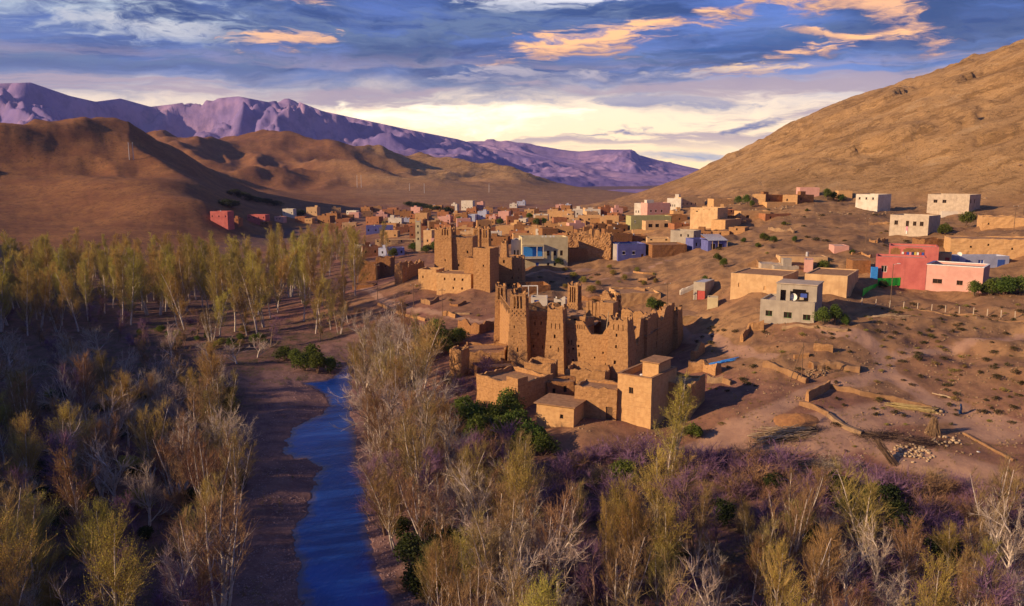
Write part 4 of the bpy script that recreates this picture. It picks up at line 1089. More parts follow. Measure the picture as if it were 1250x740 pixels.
# ------------------------------------------------------------------ the second kasbah further up
K2 = empty('mud_kasbah', (0, 0, 0))
tag(K2, 'smaller mud kasbah with tall square tower and windowed front block on the slope', 'kasbah')
def kb(px0, py, px1, pt, yaw, depth, ops=(), jg=0.3, mat=MUD, nm='wall_block', seed=1, A=None, par=0.8):
    A, W, Ht = solve_front(px0, py, px1, yaw, pt, A); ang = R(yaw); fr_ = frame((A.x, A.y), ang)
    B = fr_(W, 0, 0); Cc = fr_(W, depth, 0); Dd = fr_(0, depth, 0)
    for k, (p, q) in enumerate(((A, B), (B, Cc), (Cc, Dd), (Dd, A))):
        kwall(K2, (p[0], p[1]), (q[0], q[1]), A.z, A.z + Ht, th=0.5, top=jag(seed * 9 + k, A.z + Ht - jg, A.z + Ht, 1.5), ops=ops if k == 0 else (), cell=0.8, mat=mat, amp=0.07, lean=0.0)
    m = MB(); m.obox(fr_, 0.3, 0.3, A.z + Ht - par - 0.2, W - 0.3, depth - 0.3, A.z + Ht - par); m.build('roof', MUDROOF, K2)
    return A, W, Ht
FB = kb(533, 360, 575, 333, 20, 8, ops=[(0.24, 0.5, 4.4, 0.75), (0.53, 0.5, 4.4, 0.75), (0.76, 0.5, 4.4, 0.75), (0.49, 0.5, 1.9, 0.7), (0.74, 0.5, 1.9, 0.7)], seed=2, jg=0.15, par=0.2, mat=MUDL)
kb(511, 354, 533, 328, 18, 6, ops=[(0.25, 0.4, 3.6, 0.7)], seed=3, jg=0.3, mat=MUDL)
def tw2(px, py, pt, w0, w1, yaw, slots, seed, sh=2.4, ops=(), dr=0):
    P = g(px, py); z1q = zat(px, pt, P.x, P.y)
    return tower(K2, (P.x, P.y), R(yaw), w0, w1, P.z - 0.5, z1q, slots=slots, slot_h=sh, seed=seed, ops=ops, cell=0.7, jg=0.6)
tw2(547, 340, 276, 4.6, 3.9, 18, 3, 21, ops=[(0.5, 0.4, 6, 0.7)])
tw2(536, 336, 278, 2.4, 1.9, 18, 0, 22, 1.0)
tw2(583, 333, 277, 2.6, 2.2, 18, 2, 23, 3.2); tw2(594, 334, 277, 2.8, 2.3, 18, 2, 24, 3.2)
kb(553, 341, 577, 288, 8, 9, ops=[(0.75, 0.5, 8, 0.8), (0.3, 0.4, 4, 0.7)], seed=4, jg=0.7)
kb(578, 353, 598, 302, 24, 6, ops=[(0.6, 0.4, 6.5, 0.6)], seed=5, jg=0.3)
kb(567, 352, 580, 314, 20, 5, seed=6, jg=0.3)
kb(598, 349, 632, 312, 12, 9, ops=[(0.15, 0.4, 6.5, 0.8), (0.15, 0.4, 3.5, 0.7), (0.5, 0.5, 6.8, 1.0), (0.75, 0.35, 4.5, 0.7), (0.8, 0.35, 2.2, 0.6)], seed=7, jg=0.9)
tw2(634, 350, 313, 2.9, 2.5, 20, 0, 25, 1.0, ops=[(0.6, 0.3, 3.0, 0.7), (0.6, 0.3, 5.4, 0.7)])
tw2(616, 344, 294, 3.2, 1.6, 20, 0, 26, 1.0)
house('mud_ruin', 'square roofless mud ruin with ragged top nearest the willow grove', 431, 346, 459, 321, 6, 9, MUDD, 'ruin', cell=0.7, amp=0.12, jagged=1.2, par=2.5, wins=[(1.5, 3.6, 0.5, 0.6), (5.5, 1.6, 0.4, 0.5)])
house('mud_ruin', 'taller plain mud block with single opening behind the roofless ruin', 459, 339, 477, 314, 6, 7, MUDD, 'ruin', cell=0.7, amp=0.1, jagged=0.6, par=1.2, wins=[(3.6, 4.2, 0.5, 0.5)])
house('mud_ruin', 'narrow lit mud gable beside dark crumbling courtyard wall', 482, 348, 492, 322, 22, 14, MUD, 'ruin', cell=0.7, amp=0.14, jagged=1.6, par=2.5)
house('low_mud_room', 'low mud outbuilding below the square ruin', 430, 354, 456, 347, 6, 5, MUDD, 'shed', cell=1.0, amp=0.1, jagged=0.3)

# ------------------------------------------------------------------ painted and concrete houses in the middle of the village
h = house('white_house', 'two-storey white and cream house with blue painted balcony arch', 637, 329, 693, 290, -6, 9, 'cream', wins=[(8.2, 4.4, 0.9, 1.7), (10.4, 4.4, 0.9, 1.7), (12.6, 4.4, 0.9, 1.7), (8.3, 1.0, 0.8, 1.1), (10.5, 1.0, 0.8, 1.1)],
          door=(4.6, 1.0, 2.2, BLUP), fr=WOODW, par=0.9)
hh = h['Ht']; sc_ = h['W'] / 14.5
local_box(h, 'balcony_back', CYAN, (0.25 * sc_, -0.06, 4.0, 6.4 * sc_, 0.02, hh - 2.6))
local_box(h, 'balcony_slab', PLA['white'], (0.1 * sc_, -1.2, 3.55, 6.8 * sc_, 0.0, 3.8)); local_box(h, 'balcony_wall', PLA['cream'], (0.1 * sc_, -1.2, 3.8, 6.8 * sc_, -1.05, 4.3))
for u in (0.1, 4.5, 6.5): local_box(h, 'balcony_pillar', PLA['white'], (u * sc_, -1.16, 4.3, u * sc_ + 0.28, -0.9, hh - 2.4))
local_box(h, 'balcony_lintel', PLA['cream'], (0.1 * sc_, -1.18, hh - 2.9, 6.8 * sc_, -0.88, hh - 2.4)); local_box(h, 'balcony_roof', PLA['cream'], (0.1 * sc_, -1.22, hh - 2.4, 6.85 * sc_, 0.0, hh - 2.2))
for u in (6.6, 7.6, 9.2, 10.2): local_box(h, 'parapet_horn', WHITEP, (u, 0.02, hh, u + 0.5, 0.3, hh + 0.5))
house('white_house', 'narrow white side wing with three tall windows beside the blue balcony', 624, 327, 637, 293, 10, 8, 'white', wins=[(0.9, 4.2, 0.5, 1.7), (2.0, 4.2, 0.5, 1.7), (3.1, 4.2, 0.5, 1.7)], fr=WOODW)
house('blue_house', 'small square house painted blue with two windows below the village', 754, 319, 788, 298, -10, 8, 'blue', wins=[(1.6, 2.2, 0.9, 1.0), (5.0, 2.2, 0.9, 1.0)], door=(-1.6, 0.9, 2.2, WOODW), fr=WOODW, sill=WHITEP)
house('white_side_room', 'white windowless room against the blue house', 748, 318, 754, 298, 12, 7, 'white', cat='house')
h = house('eroded_ruin', 'tall eroded mud ruin with vertical rain gullies behind the cream house', 706, 318, 745, 283, 14, 6, MUD, 'ruin', cell=0.5, amp=0.35, jagged=2.6, par=4.0)
house('eroded_ruin', 'melting mud rampart with notched crest beside the tall ruin', 690, 310, 712, 283, 6, 5, MUD, 'ruin', cell=0.5, amp=0.35, jagged=2.2, par=3.0)
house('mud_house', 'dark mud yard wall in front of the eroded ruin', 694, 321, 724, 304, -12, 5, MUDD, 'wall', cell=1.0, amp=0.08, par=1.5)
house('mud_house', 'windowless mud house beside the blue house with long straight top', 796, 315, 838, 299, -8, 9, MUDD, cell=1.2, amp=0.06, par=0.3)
h = house('grey_house', 'pale rendered house with two small windows below the big brown house', 818, 303, 846, 281, 34, 7, 'grey', wins=[(3.6, 4.2, 0.6, 0.9), (6.2, 4.2, 0.6, 0.9)], swins=[(1.5, 4.0, 0.6, 0.9)], fr=WOODW)
house('blue_block', 'shaded side of the pale rendered house painted violet-blue with three windows', 846, 305, 864, 292, -12, 6, 'blue', wins=[(0.9, 1.2, 0.6, 1.1), (2.5, 1.2, 0.6, 1.1), (4.1, 1.2, 0.6, 1.1)], cat='shed')  # shaded side of the pale rendered house, its shade painted as a blue block
h = house('blue_block', 'blue open-fronted shed under a sloping corrugated sheet roof', 864, 307, 888, 294, -8, 6, 'blue', wins=[(1.0, 0.6, 1.5, 1.8), (3.4, 0.6, 1.5, 1.8)], cat='shed')
q = MB(); W_ = h['W']; t_ = h['Ht']
for i in range(16):
    a, b = W_ * i / 16, W_ * (i + 1) / 16; z_ = 0.06 * (i % 2)
    q.quad((a, -0.5, t_ + 0.05 + z_), (b, -0.5, t_ + 0.11 - z_), (b, 7.0, t_ + 1.6 - z_), (a, 7.0, t_ + 1.6 + z_))
q.build('sheet_roof', METAL, h)
for u in (0.2, 0.5, 0.95): local_box(h, 'post', PALEW, (W_ * u - 0.08, -0.45, -0.6, W_ * u + 0.08, -0.3, t_ - 0.02))
house('sage_house', 'long sage-green house with small white-edged windows', 770, 281, 819, 264, -8, 8, 'green', wins=rows(20, [3.2], 3, 0.6, 0.8, 1.6)[:3] + [(11, 3.0, 0.6, 0.8)], sill=WHITEP, fr=WHITEP)
house('mud_house', 'tan mud house with open dark loggias below the sage house', 788, 284, 818, 270, -6, 6, 'tan', wins=[(1.2, 2.2, 1.8, 1.4), (4.2, 2.2, 1.6, 1.4), (-2.6, 2.2, 1.9, 1.6)])
house('mud_house', 'long low mud wall house under the loggia house', 772, 290, 800, 281, 4, 5, 'mudl', cell=1.5, amp=0.05)
house('white_house', 'white house with pink side wing and roof box above the sage house', 774, 264, 790, 248, 34, 9, 'white', wins=rows(5, [1.8], 3, 0.5, 1.2), fr=WOODW)
h = house('pink_house', 'dusty pink house wing with white edged corners', 790, 264, 818, 248, -14, 8, 'pink', wins=[(1.6, 1.8, 0.7, 1.3), (4.2, 1.8, 0.7, 1.3), (7.2, 1.8, 0.7, 1.3)], fr=WOODW, sill=WHITEP)
local_box(h, 'roof_box', PLA['white'], (0.5, 2, h['Ht'] - 0.4, 4.2, 5, h['Ht'] + 1.4))
h = house('white_house', 'long white house with dark roof turret at the foot of the hill', 814, 257, 831, 242, 34, 8, 'white', wins=rows(5.2, [2.0], 4, 0.45, 1.1), fr=WOODW)
local_box(h, 'roof_turret', PLA['white'], (2.6, 4, h['Ht'] - 0.4, 4.6, 6, h['Ht'] + 1.9))
house('tan_house', 'brown plastered house with four windows joined to the long white house', 831, 254, 860, 241, -12, 8, 'tan', wins=rows(9, [1.6], 4, 0.6, 1.0), fr=WOODW)
house('mud_house', 'big plain brown mud house with black gap under its roof', 842, 280, 875, 253, 40, 9, 'tan', cell=1.4, amp=0.05, wins=[(2.4, 7.0, 0.9, 0.4)], beam=5)
house('mud_house', 'low mud block attached to the big plain brown house', 868, 282, 885, 268, 40, 14, 'mudl', cell=1.4, amp=0.05, par=0.2)
house('mud_house', 'low mud yard with white wall panels behind the brown house', 904, 269, 940, 258, -6, 7, 'mudl', cell=1.5, amp=0.05, wins=[(2.2, 0.9, 1.4, 1.1), (7.5, 1.0, 1.2, 1.2)])
house('purple_shed', 'plum-coloured low shed with dish on its flat roof', 934, 270, 965, 261, -12, 7, 'mudr', cat='shed', wins=[(2.0, 0.9, 0.7, 0.9)])
for i, (a, py, b, pt, lab) in enumerate(((918, 250, 934, 237, 'mud house with lit gable painted pale in the upper terrace row'), (934, 250, 955, 238, 'shaded house side painted dark in the middle of the upper terrace row'), (955, 250, 973, 238, 'mud house with lit front painted pale in the upper terrace row'),
                          (973, 249, 993, 238, 'shaded house side painted dark ending the upper terrace row'))):
    house('terrace_house', lab, a, py, b, pt, 22 if i % 2 == 0 else -16, 8, 'mudl' if i % 2 == 0 else 'mudd', cell=1.5, amp=0.05, wins=[(1.6, 1.6, 0.6, 1.0)] if i else [])  # lit fronts painted in pale mud, their shaded sides as dark mud blocks
house('mud_wall_house', 'long low mud enclosure in front of the upper terrace row', 936, 254, 970, 247, -6, 5, 'mudl', cat='enclosure', cell=1.5, amp=0.05, par=1.2)
house('pink_house', 'pale pink windowless house high at the hill foot beside dark shrubs', 976, 240, 1000, 229, 6, 7, 'pink')
house('mud_house', 'small mud house half hidden by the shrubs at the hill foot', 1023, 244, 1040, 233, 8, 6, 'mudl', cell=1.5)
house('mud_house', 'mud house with flat dark roof line above the tan house', 871, 253, 896, 243, -10, 7, 'mudl', cell=1.5, amp=0.05, beam=4)
# ------------------------------------------------------------------ right-hand slope
house('white_block_house', 'small white block house with three windows and bluish side wall', 1044, 253, 1071, 237, 48, 12, 'white', wins=rows(8.5, [3.2], 3, 0.7, 0.8, 1.2), sill=True)
house('concrete_house', 'unfinished grey concrete house with stub columns along its roof edge', 1131, 260, 1182, 237, 46, 13, 'block', wins=[(2.2, 4.0, 1.4, 1.2), (5.4, 4.0, 1.4, 1.2)], swins=[(1.2, 4.0, 1.0, 1.4), (5.5, 4.0, 1.0, 1.4)], fr=WOODW)
house('white_wall', 'whitewashed terrace wall below the unfinished concrete house', 1149, 266, 1176, 258, 14, 3, 'white', cat='wall', cell=1.6)
h = house('white_block_house', 'pale block house with four windows and laundry hanging from one', 1085, 288, 1132, 262, 48, 9, 'block', wins=[(1.4, 3.6, 1.1, 1.3), (4.9, 3.2, 0.9, 1.7), (7.0, 3.5, 1.0, 1.3), (9.0, 3.5, 1.1, 1.3)], sill=True, fr=WOODW)
local_box(h, 'hanging_cloth', CLOTH[3], (5.0, -0.10, 1.6, 5.6, -0.04, 3.2)); local_box(h, 'hanging_cloth', CLOTH[0], (5.15, -0.16, 0.9, 5.5, -0.11, 1.9))
house('long_mud_house', 'long pale mud house with sagging top under the tree', 1198, 282, 1290, 264, 20, 8, 'mudl', cell=1.2, amp=0.12, jagged=0.5, wins=[(1.6, 2.0, 0.4, 0.7)], par=0.3)
house('long_mud_house', 'long weathered mud house with small square holes above the pink house', 1159, 316, 1290, 290, 18, 9, 'mudl', cell=1.2, amp=0.12, jagged=0.5, wins=[(4.5, 3.0, 0.5, 0.6), (8.5, 3.6, 0.5, 0.6), (19.0, 2.6, 0.9, 0.9), (14.0, 2.8, 0.5, 0.5)], par=0.3)
house('mud_pen', 'roofless dark mud pen beside the long weathered house', 1128, 303, 1159, 292, -4, 6, 'mudd', cat='enclosure', cell=1.2, amp=0.1, jagged=0.4, par=1.8)
h = house('rose_house', 'rose-red upper storey with wide arched balcony full of laundry', 1085, 318, 1145, 300, 24, 8, 'rose', wins=[], swins=[])
def laundry(root, u0, u1, z, d, n):
    for i in range(n):
        u = u0 + (u1 - u0) * (i + 0.5) / n; w_ = (u1 - u0) / n * 0.42; hgt = rng.uniform(0.5, 1.0)
        local_box(root, 'hanging_cloth', CLOTH[i % len(CLOTH)], (u - w_, d, z - hgt, u + w_, d + 0.04, z))
q = MB(); Wr, Hr = h['W'], h['Ht']
for a, b in ((Wr * 0.02, Wr * 0.22), (Wr * 0.28, Wr * 0.71)):
    q.box(a, -0.05, Hr * 0.28, b, 0.03, Hr - 0.75); q.box(a + 0.5, -0.05, Hr - 0.75, b - 0.5, 0.03, Hr - 0.45)
q.build('balcony_shade_panel', PLA['mudd'], h)  # flat dark panels on the wall stand in for the shaded balcony openings
laundry(h, Wr * 0.25, Wr * 0.71, Hr * 0.28 + 1.25, -0.14, 9)
h2 = house('rose_house', 'rose-red ground floor with barred window behind the green fence', 1068, 338, 1130, 313, 24, 7, 'rose', wins=[(1.2, 1.2, 1.2, 1.5)], swins=[(1.0, 1.0, 0.9, 1.6)], fr=WHITEP)
house('grey_hut', 'small tan hut with brick-red door between rose and mud houses', 1144, 325, 1160, 309, 30, 5, 'tan', cat='hut', door=(1.6, 1.0, 2.3, REDP))
h = house('white_shed', 'low white-grey shed with blue doors and blue shutter', 1170, 328, 1231, 313, -3, 5, 'lblue', cat='shed', wins=[(5.0, 0.9, 1.5, 1.3)], pane=BLUP, door=(1.6, 1.4, 2.1, BLUP), fr=WHITEP)
local_box(h, 'door', BLUP, (h['W'] - 3.0, -0.05, 0.0, h['W'] - 1.2, 0.03, 2.2))
h = house('pink_house', 'pale pink single-storey house with whitewashed roof edge behind the garden', 1128, 354, 1198, 323, 38, 9, 'pink', wins=[(1.6, 1.7, 1.9, 1.0), (6.4, 1.7, 1.2, 1.0)], fr=WOODW, sill=PLA['pink'], trim=WHITEP)
# green sheet fence
F0 = g(1071, 349); F1 = g(1110, 350); F2 = g(1053, 362)
def sheet_fence(P, Q, hgt, label, n):
    d = (Q - P); d.z = 0; L = d.length; ang = -math.atan2(d.y, d.x)
    r_ = empty('sheet_fence', P, -ang); tag(r_, label, 'fence')
    for i in range(n):
        z_ = -0.15
        q = MB(); q.box(L * i / n + 0.01, -0.02 + 0.03 * (i % 2), z_, L * (i + 1) / n - 0.01, 0.02 + 0.03 * (i % 2), hgt); q.build('panel', GREENP, r_)
sheet_fence(F0, F1, 1.7, 'bright green sheet fence along the garden of the rose house', 9)
sheet_fence(F2, F0 - Vector((0.15, 0.1, 0)), 1.7, 'bright green sheet fence leg running downhill from the garden corner', 7)
h = house('blue_gate', 'bright blue painted gate wall at the garden corner', 1063, 340, 1071, 326, 8, 0.5, CYAN, cat='gate', par=0.02, cell=3)
house('blue_kiosk', 'dark blue little door hut beside the pink house', 1109, 350, 1116, 339, 8, 1.2, 'blue', cat='hut', par=0.02, cell=3)
# big brown house and the grey concrete house in front of it
house('brown_house', 'large plain brown mud house with two blocked windows behind the concrete house', 891, 366, 954, 333, 34, 13, 'tan', cell=1.2, amp=0.06, wins=[(1.8, 3.2, 0.5, 0.9), (7.6, 2.9, 0.5, 0.9)], pane=MUDL, par=0.2, roof=MUDROOF)
house('brown_house', 'second brown mud block with cut shadowed side next to the large brown house', 981, 360, 1033, 334, 32, 14, 'tan', cell=1.2, amp=0.06, par=0.2, roof=MUDROOF)
GH = house('concrete_house', 'two-storey grey concrete house with open terrace holding a white satellite dish', 927, 394, 993, 365, 30, 8.5, 'grey', wins=[(1.1, 1.5, 1.3, 1.1), (4.6, 1.4, 1.5, 1.2), (8.2, 1.3, 1.4, 1.1)], swins=[(2.5, 1.5, 1.2, 1.1)], fr=GREENW, sill=True, par=0.35)
Wg, Hg = GH['W'], GH['Ht']
u0, u1 = Wg * 0.26, Wg * 1.0
mbq = MB(); fnq = lambda u, d, z: (u0 + u, 1.6 + d, z)
Wu = u1 - u0; Hu = 3.1
oo = [(Wu * 0.34, Hg - 0.3, Wu * 0.80, Hg + 2.2), (Wu * 0.10, Hg - 0.3, Wu * 0.24, Hg + 1.9)]
wall_panel(mbq, fnq, Wu, Hg - 0.35, Hg + Hu, oo, 1.2, None, 0.3)
mbq.build('upper_wall', PLA['grey'], GH)
local_box(GH, 'upper_wall', PLA['grey'], (u1 - 0.3, 1.91, Hg - 0.35, u1 - 0.003, 8.2, Hg + Hu), (u0 + 0.003, 1.91, Hg - 0.35, u0 + 0.3, 8.2, Hg + Hu), (u0 + 0.3, 5.2, Hg - 0.35, u1 - 0.3, 5.5, Hg + Hu))
local_box(GH, 'roof_slab', ROOFC, (u0 - 0.15, 1.4, Hg + Hu, u1 + 0.15, 8.4, Hg + Hu + 0.2))
local_box(GH, 'corner_bracket', PLA['grey'], (u0 + oo[0][0], 1.62, Hg + 1.75, u0 + oo[0][0] + 0.5, 1.85, Hg + 2.2), (u0 + oo[0][2] - 0.5, 1.62, Hg + 1.75, u0 + oo[0][2], 1.85, Hg + 2.2))
def dish(P, r_, label, az=-40):
    root = empty('satellite_dish', P, R(az)); tag(root, label, 'satellite dish')
    V = [(0, 0.0, 0.9)]; F = []; n = 14
    for k in range(1, 4):
        for i in range(n):
            a = 2 * math.pi * i / n; rr = r_ * k / 3
            V.append((rr * math.cos(a), -0.28 * (rr / r_) ** 2 * r_, 0.9 + rr * math.sin(a)))
    for i in range(n): F.append((0, 1 + i, 1 + (i + 1) % n))
    for k in range(2):
        for i in range(n): F.append((1 + k * n + i, 1 + (k + 1) * n + i, 1 + (k + 1) * n + (i + 1) % n, 1 + k * n + (i + 1) % n))
    mesh_np('reflector', V, F, WHITEP, root, True)
    q = MB(); q.tube((0, 0.08, 0), (0, 0.04, 0.95), 0.035, 0.035, 6); q.build('mast', METAL, root)
    q = MB(); q.tube((0, -0.25 * r_, 0.9 - r_ * 0.9), (0, -0.9 * r_, 0.75), 0.02, 0.015, 5); q.rock((0, -0.92 * r_, 0.77), 0.07); q.build('receiver_arm', METAL, root)
    return root
def on_house(hs, u, d, z):
    return hs.matrix_world @ Vector((u, d, z)) if False else Vector(hs.location) + Matrix.Rotation(hs.rotation_euler[2], 3, 'Z') @ Vector((u, d, z))
dish(on_house(GH, u0 + Wu * 0.42, 2.4, Hg - 0.35), 0.75, 'white satellite dish on the terrace of the grey concrete house')
HR = [o for o in bpy.data.objects if o.get('label', '').startswith('low white-grey shed')][0]
dish(on_house(HR, 0.6, 1.0, HR['Ht'] - 0.45), 0.6, 'white satellite dish on the shed with blue doors')
local_box(GH, 'hanging_cloth', CLOTH[2], (u0 + Wu * 0.58, 2.6, Hg + 0.5, u0 + Wu * 0.74, 2.66, Hg + 1.3))
h = house('red_door_hut', 'small concrete hut with red metal door below the scrub slope', 846, 366, 860, 344, 32, 7, 'grey', cat='hut', door=(0.9, 2.1, 2.4, REDP), roof=METAL, par=0.05)
house('white_hut', 'tiny cream hut with open side on the mud platform', 863, 378, 876, 363, 14, 3, 'cream', cat='hut', par=0.1)
house('mud_platform', 'broad flat-roofed mud building with blank front wall beside the kasbah', 826, 402, 905, 386, -4, 12, 'mudl', cat='building', cell=1.0, amp=0.12, jagged=0.3, par=0.15, roof=MUDROOF)
house('mud_house', 'mud storeroom with flat pale roof behind the kasbah back tower', 755, 377, 806, 358, -6, 11, 'mudl', cat='storeroom', cell=1.0, amp=0.1, jagged=0.3, par=0.5, roof=MUDROOF)
house('mud_house', 'low mud house with pale concrete door frames behind the kasbah front tower', 637, 362, 672, 349, -10, 8, 'mudd', cell=1.0, amp=0.1, par=1.6)
P = g(650, 362)
for u in (645, 656):
    Q = g(u, 363); q = MB(); q.box(-0.12, -0.12, -0.4, 0.12, 0.12, 3.0); q.box(-2.4, -0.12, 3.0, 0.12, 0.12, 3.25)
    r0 = empty('concrete_portal', Q); q.build('frame', WHITEP, r0); o = r0; tag(o, 'pale concrete post with beam rising from the low mud house', 'post', 'concrete frames at the low mud house')
h = house('white_pavilion', 'small white arched ruin behind the kasbah roof', 676, 376, 690, 364, 10, 4, 'white', cat='ruin', wins=[(0.9, 0.4, 1.0, 1.2)], jagged=1.2, par=1.0, cell=0.5)
house('white_awning', 'white roofed shelter with blue openings behind the kasbah', 648, 374, 668, 363, 4, 4, 'white', cat='shelter', wins=[(0.9, 0.9, 1.2, 0.8), (2.9, 0.9, 1.2, 0.8)], pane=BLUP)
for i, (a, py, b, pt, m_, lab) in enumerate(((929, 331, 955, 322, 'block', 'pale flat roof hut behind the large brown house'), (945, 333, 975, 325, 'grey', 'grey sheet-roofed lean-to behind the large brown house'), (981, 332, 992, 317, 'pink', 'little pink box room beside the green bush'),
                                     (952, 322, 1010, 313, 'tan', 'long low tan roof dug into the slope'), (1018, 310, 1036, 300, 'pink', 'lone pale tank house on the bare slope'), (1040, 335, 1062, 318, 'mudd', 'half-buried dark mud room uphill from the brown blocks'))):
    house('outbuilding', lab, a, py, b, pt, 6 if i != 2 else 20, 5, m_, cat='outbuilding', cell=1.6, par=0.1)
# ------------------------------------------------------------------ lower far village
mn = empty('minaret', g(511, 306)); tag(mn, 'slender pale square minaret with small top lantern', 'minaret')
Pm = g(511, 306); zm = zat(511, 268, Pm.x, Pm.y) - Pm.z; wq = 6.2 / FPX * Pm.y / 2
q = MB(); q.box(-wq, -wq, -1, wq, wq, zm * 0.93); q.build('shaft', PLA['cream'], mn)
q = MB(); q.box(-wq - 0.15, -wq - 0.15, zm * 0.93, wq + 0.15, wq + 0.15, zm * 0.945); q.build('cornice', PLA['white'], mn)
for sx in (-1, 1):
    for sy in (-1, 1): local_box(mn, 'merlon', PLA['cream'], (sx * wq * 0.9 - 0.25, sy * wq * 0.9 - 0.25, zm * 0.945, sx * wq * 0.9 + 0.25, sy * wq * 0.9 + 0.25, zm))
for z_ in (0.35, 0.55, 0.75): local_box(mn, 'window', DARK, (-0.3, -wq - 0.03, zm * z_, 0.3, -wq + 0.1, zm * z_ + 1.0))
SPEC = [(434, 314, 443, 299, 'white', 20, 'white gable end of the maroon house near the willows'), (443, 315, 462, 301, 'mudr', -14, 'maroon house side with dark windows near the willows'), (462, 315, 472, 303, 'lblue', 14, 'white-fronted house beside the deep blue wall'), (472, 315, 494, 303, 'blue', -14, 'deep blue house wall beside the white front'),
        (458, 301, 508, 293, 'tan', -4, 'long pale tan roof row leading to the minaret'), (517, 300, 527, 281, 'tan', 16, 'orange-tan tall house right behind the minaret'), (526, 301, 535, 291, 'pink', 8, 'pink house against the tall kasbah tower'),
        (551, 259, 558, 249, 'white', 14, 'narrow white house on the far slope road'), (563, 257, 577, 245, 'white', 16, 'tall white house on the far slope edge'), (582, 255, 590, 247, 'pink', 10, 'white-pink house beside the tall white house on the far slope'), (570, 271, 580, 262, 'lblue', 10, 'pale blue cube house in the valley village'),
        (583, 269, 594, 258, 'lblue', 10, 'stepped pale blue and pink house in the valley village'), (597, 272, 605, 264, 'pink', 10, 'little pink cube house in the valley village'), (608, 270, 621, 258, 'pink', 12, 'salmon three-storey house in the valley village'), (651, 271, 669, 262, 'white', 6, 'long white house with dark roof edge in the valley village'),
        (633, 276, 642, 267, 'white', 12, 'white house beside a round tree in the valley village'), (631, 251, 641, 246, 'lblue', 8, 'grey-blue house on the far road'), (622, 254, 631, 249, 'white', 8, 'white house on the far road'), (488, 271, 500, 266, 'lblue', 0, 'house with bright blue tarpaulin roof'),
        (605, 288, 661, 276, 'mudl', 4, 'long mud rampart row below the white houses'), (257, 269, 278, 258, 'rose', 10, 'rose-red walled house at the foot of the dark hill'), (302, 269, 324, 262, 'rose', 10, 'pink-red low house at the foot of the dark hill'), (345, 263, 358, 255, 'white', 10, 'isolated white house on the dark hill foot'),
        (374, 262, 387, 253, 'tan', 10, 'tan house above the grove on the hill foot'), (447, 287, 480, 276, 'blue', -8, 'long violet wall behind the willow grove'), (405, 280, 440, 273, 'mudr', -4, 'long low red-brown row by the willow grove'), (670, 272, 700, 258, 'mudl', 12, 'broad tan mud block in the mid village'),
        (705, 275, 733, 263, 'mudl', 8, 'mud house with deep shaded yard in the mid village'), (714, 266, 733, 256, 'white', 4, 'white windowless house in the mid village'), (733, 264, 766, 253, 'mudr', -8, 'long brown house with white roof rooms'), (732, 279, 755, 264, 'mudl', 10, 'mud house with loggia beside the sage house'),
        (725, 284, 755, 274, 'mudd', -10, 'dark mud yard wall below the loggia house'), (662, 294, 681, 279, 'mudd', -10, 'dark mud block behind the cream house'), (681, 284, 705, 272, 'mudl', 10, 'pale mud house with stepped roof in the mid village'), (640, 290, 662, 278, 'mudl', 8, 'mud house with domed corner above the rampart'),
        (690, 297, 712, 285, 'mudd', -8, 'dark mud house behind the eroded rampart'), (752, 300, 790, 288, 'mudd', -6, 'long brown flat roof row above the blue house'), (790, 300, 818, 291, 'tan', 6, 'low tan wall house above the windowless mud house'),
        (640, 264, 652, 256, 'mudl', 8, 'small mud hut on the far road bend'), (678, 257, 688, 250, 'pink', 8, 'pink far house where the valley narrows'), (690, 257, 697, 250, 'lblue', 8, 'bluish far house where the valley narrows'), (500, 268, 512, 261, 'mudr', 6, 'maroon house left of the minaret top'), (536, 262, 548, 256, 'tan', 6, 'tan house below the cemetery road')]
for a, py, b, pt, m_, yw, lab in SPEC:
    Wq = W_of(a, py, b, yw)
    n_ = max(1, min(4, int(Wq / 3.2)))
    r_ = random.Random(a * 7 + py)
    house('village_house', lab, a, py, b, pt, yw, r_.uniform(6, 9), m_, cell=2.2, wins=rows(Wq, [r_.uniform(1.4, 2.4)], n_, 0.8, 1.1, 1.0) if Wq > 3 else [], sink=7.0)
# many small mud houses packed into the far village
r_ = random.Random(42); cols = ['mud', 'mudl', 'mudr', 'mudd', 'tan', 'white', 'pink', 'mudd', 'mudr', 'mud', 'mudd']
CN = {'mud': 'brown mud', 'mudl': 'pale mud', 'mudr': 'reddish mud', 'mudd': 'dark mud', 'tan': 'tan', 'white': 'white', 'pink': 'pink', 'cream': 'cream'}
spots = []
for _ in range(2200):
    px = r_.uniform(395, 760); py = r_.uniform(258, 303)
    if px < 560 and py > 292: continue
    if px < 470 and py > 284: continue
    if 560 < px < 610 and py > 300: continue
    w_ = (py - 235) * 0.30 + 4
    if any(abs(px - a) < (w_ + b) * 0.62 and abs(py - c) < 4.2 for a, c, b in spots): continue
    spots.append((px, py, w_))
    if len(spots) >= 120: break
for i, (px, py, w_) in enumerate(spots):
    m_ = r_.choice(cols); hgt = w_ * r_.uniform(0.42, 0.72); yw = r_.uniform(-12, 24)
    Wq = W_of(px - w_ / 2, py, px + w_ / 2, yw)
    house('village_house', 'small %s cube house among the packed roofs of the valley village' % CN[m_], px - w_ / 2, py, px + w_ / 2, py - hgt, yw, r_.uniform(5, 8), m_, cell=2.5, group='%s houses of the valley village' % CN[m_],
          wins=rows(Wq, [1.6], max(1, int(Wq / 3.6)), 0.8, 1.0, 1.0) if Wq > 3 else [], sink=3.0)
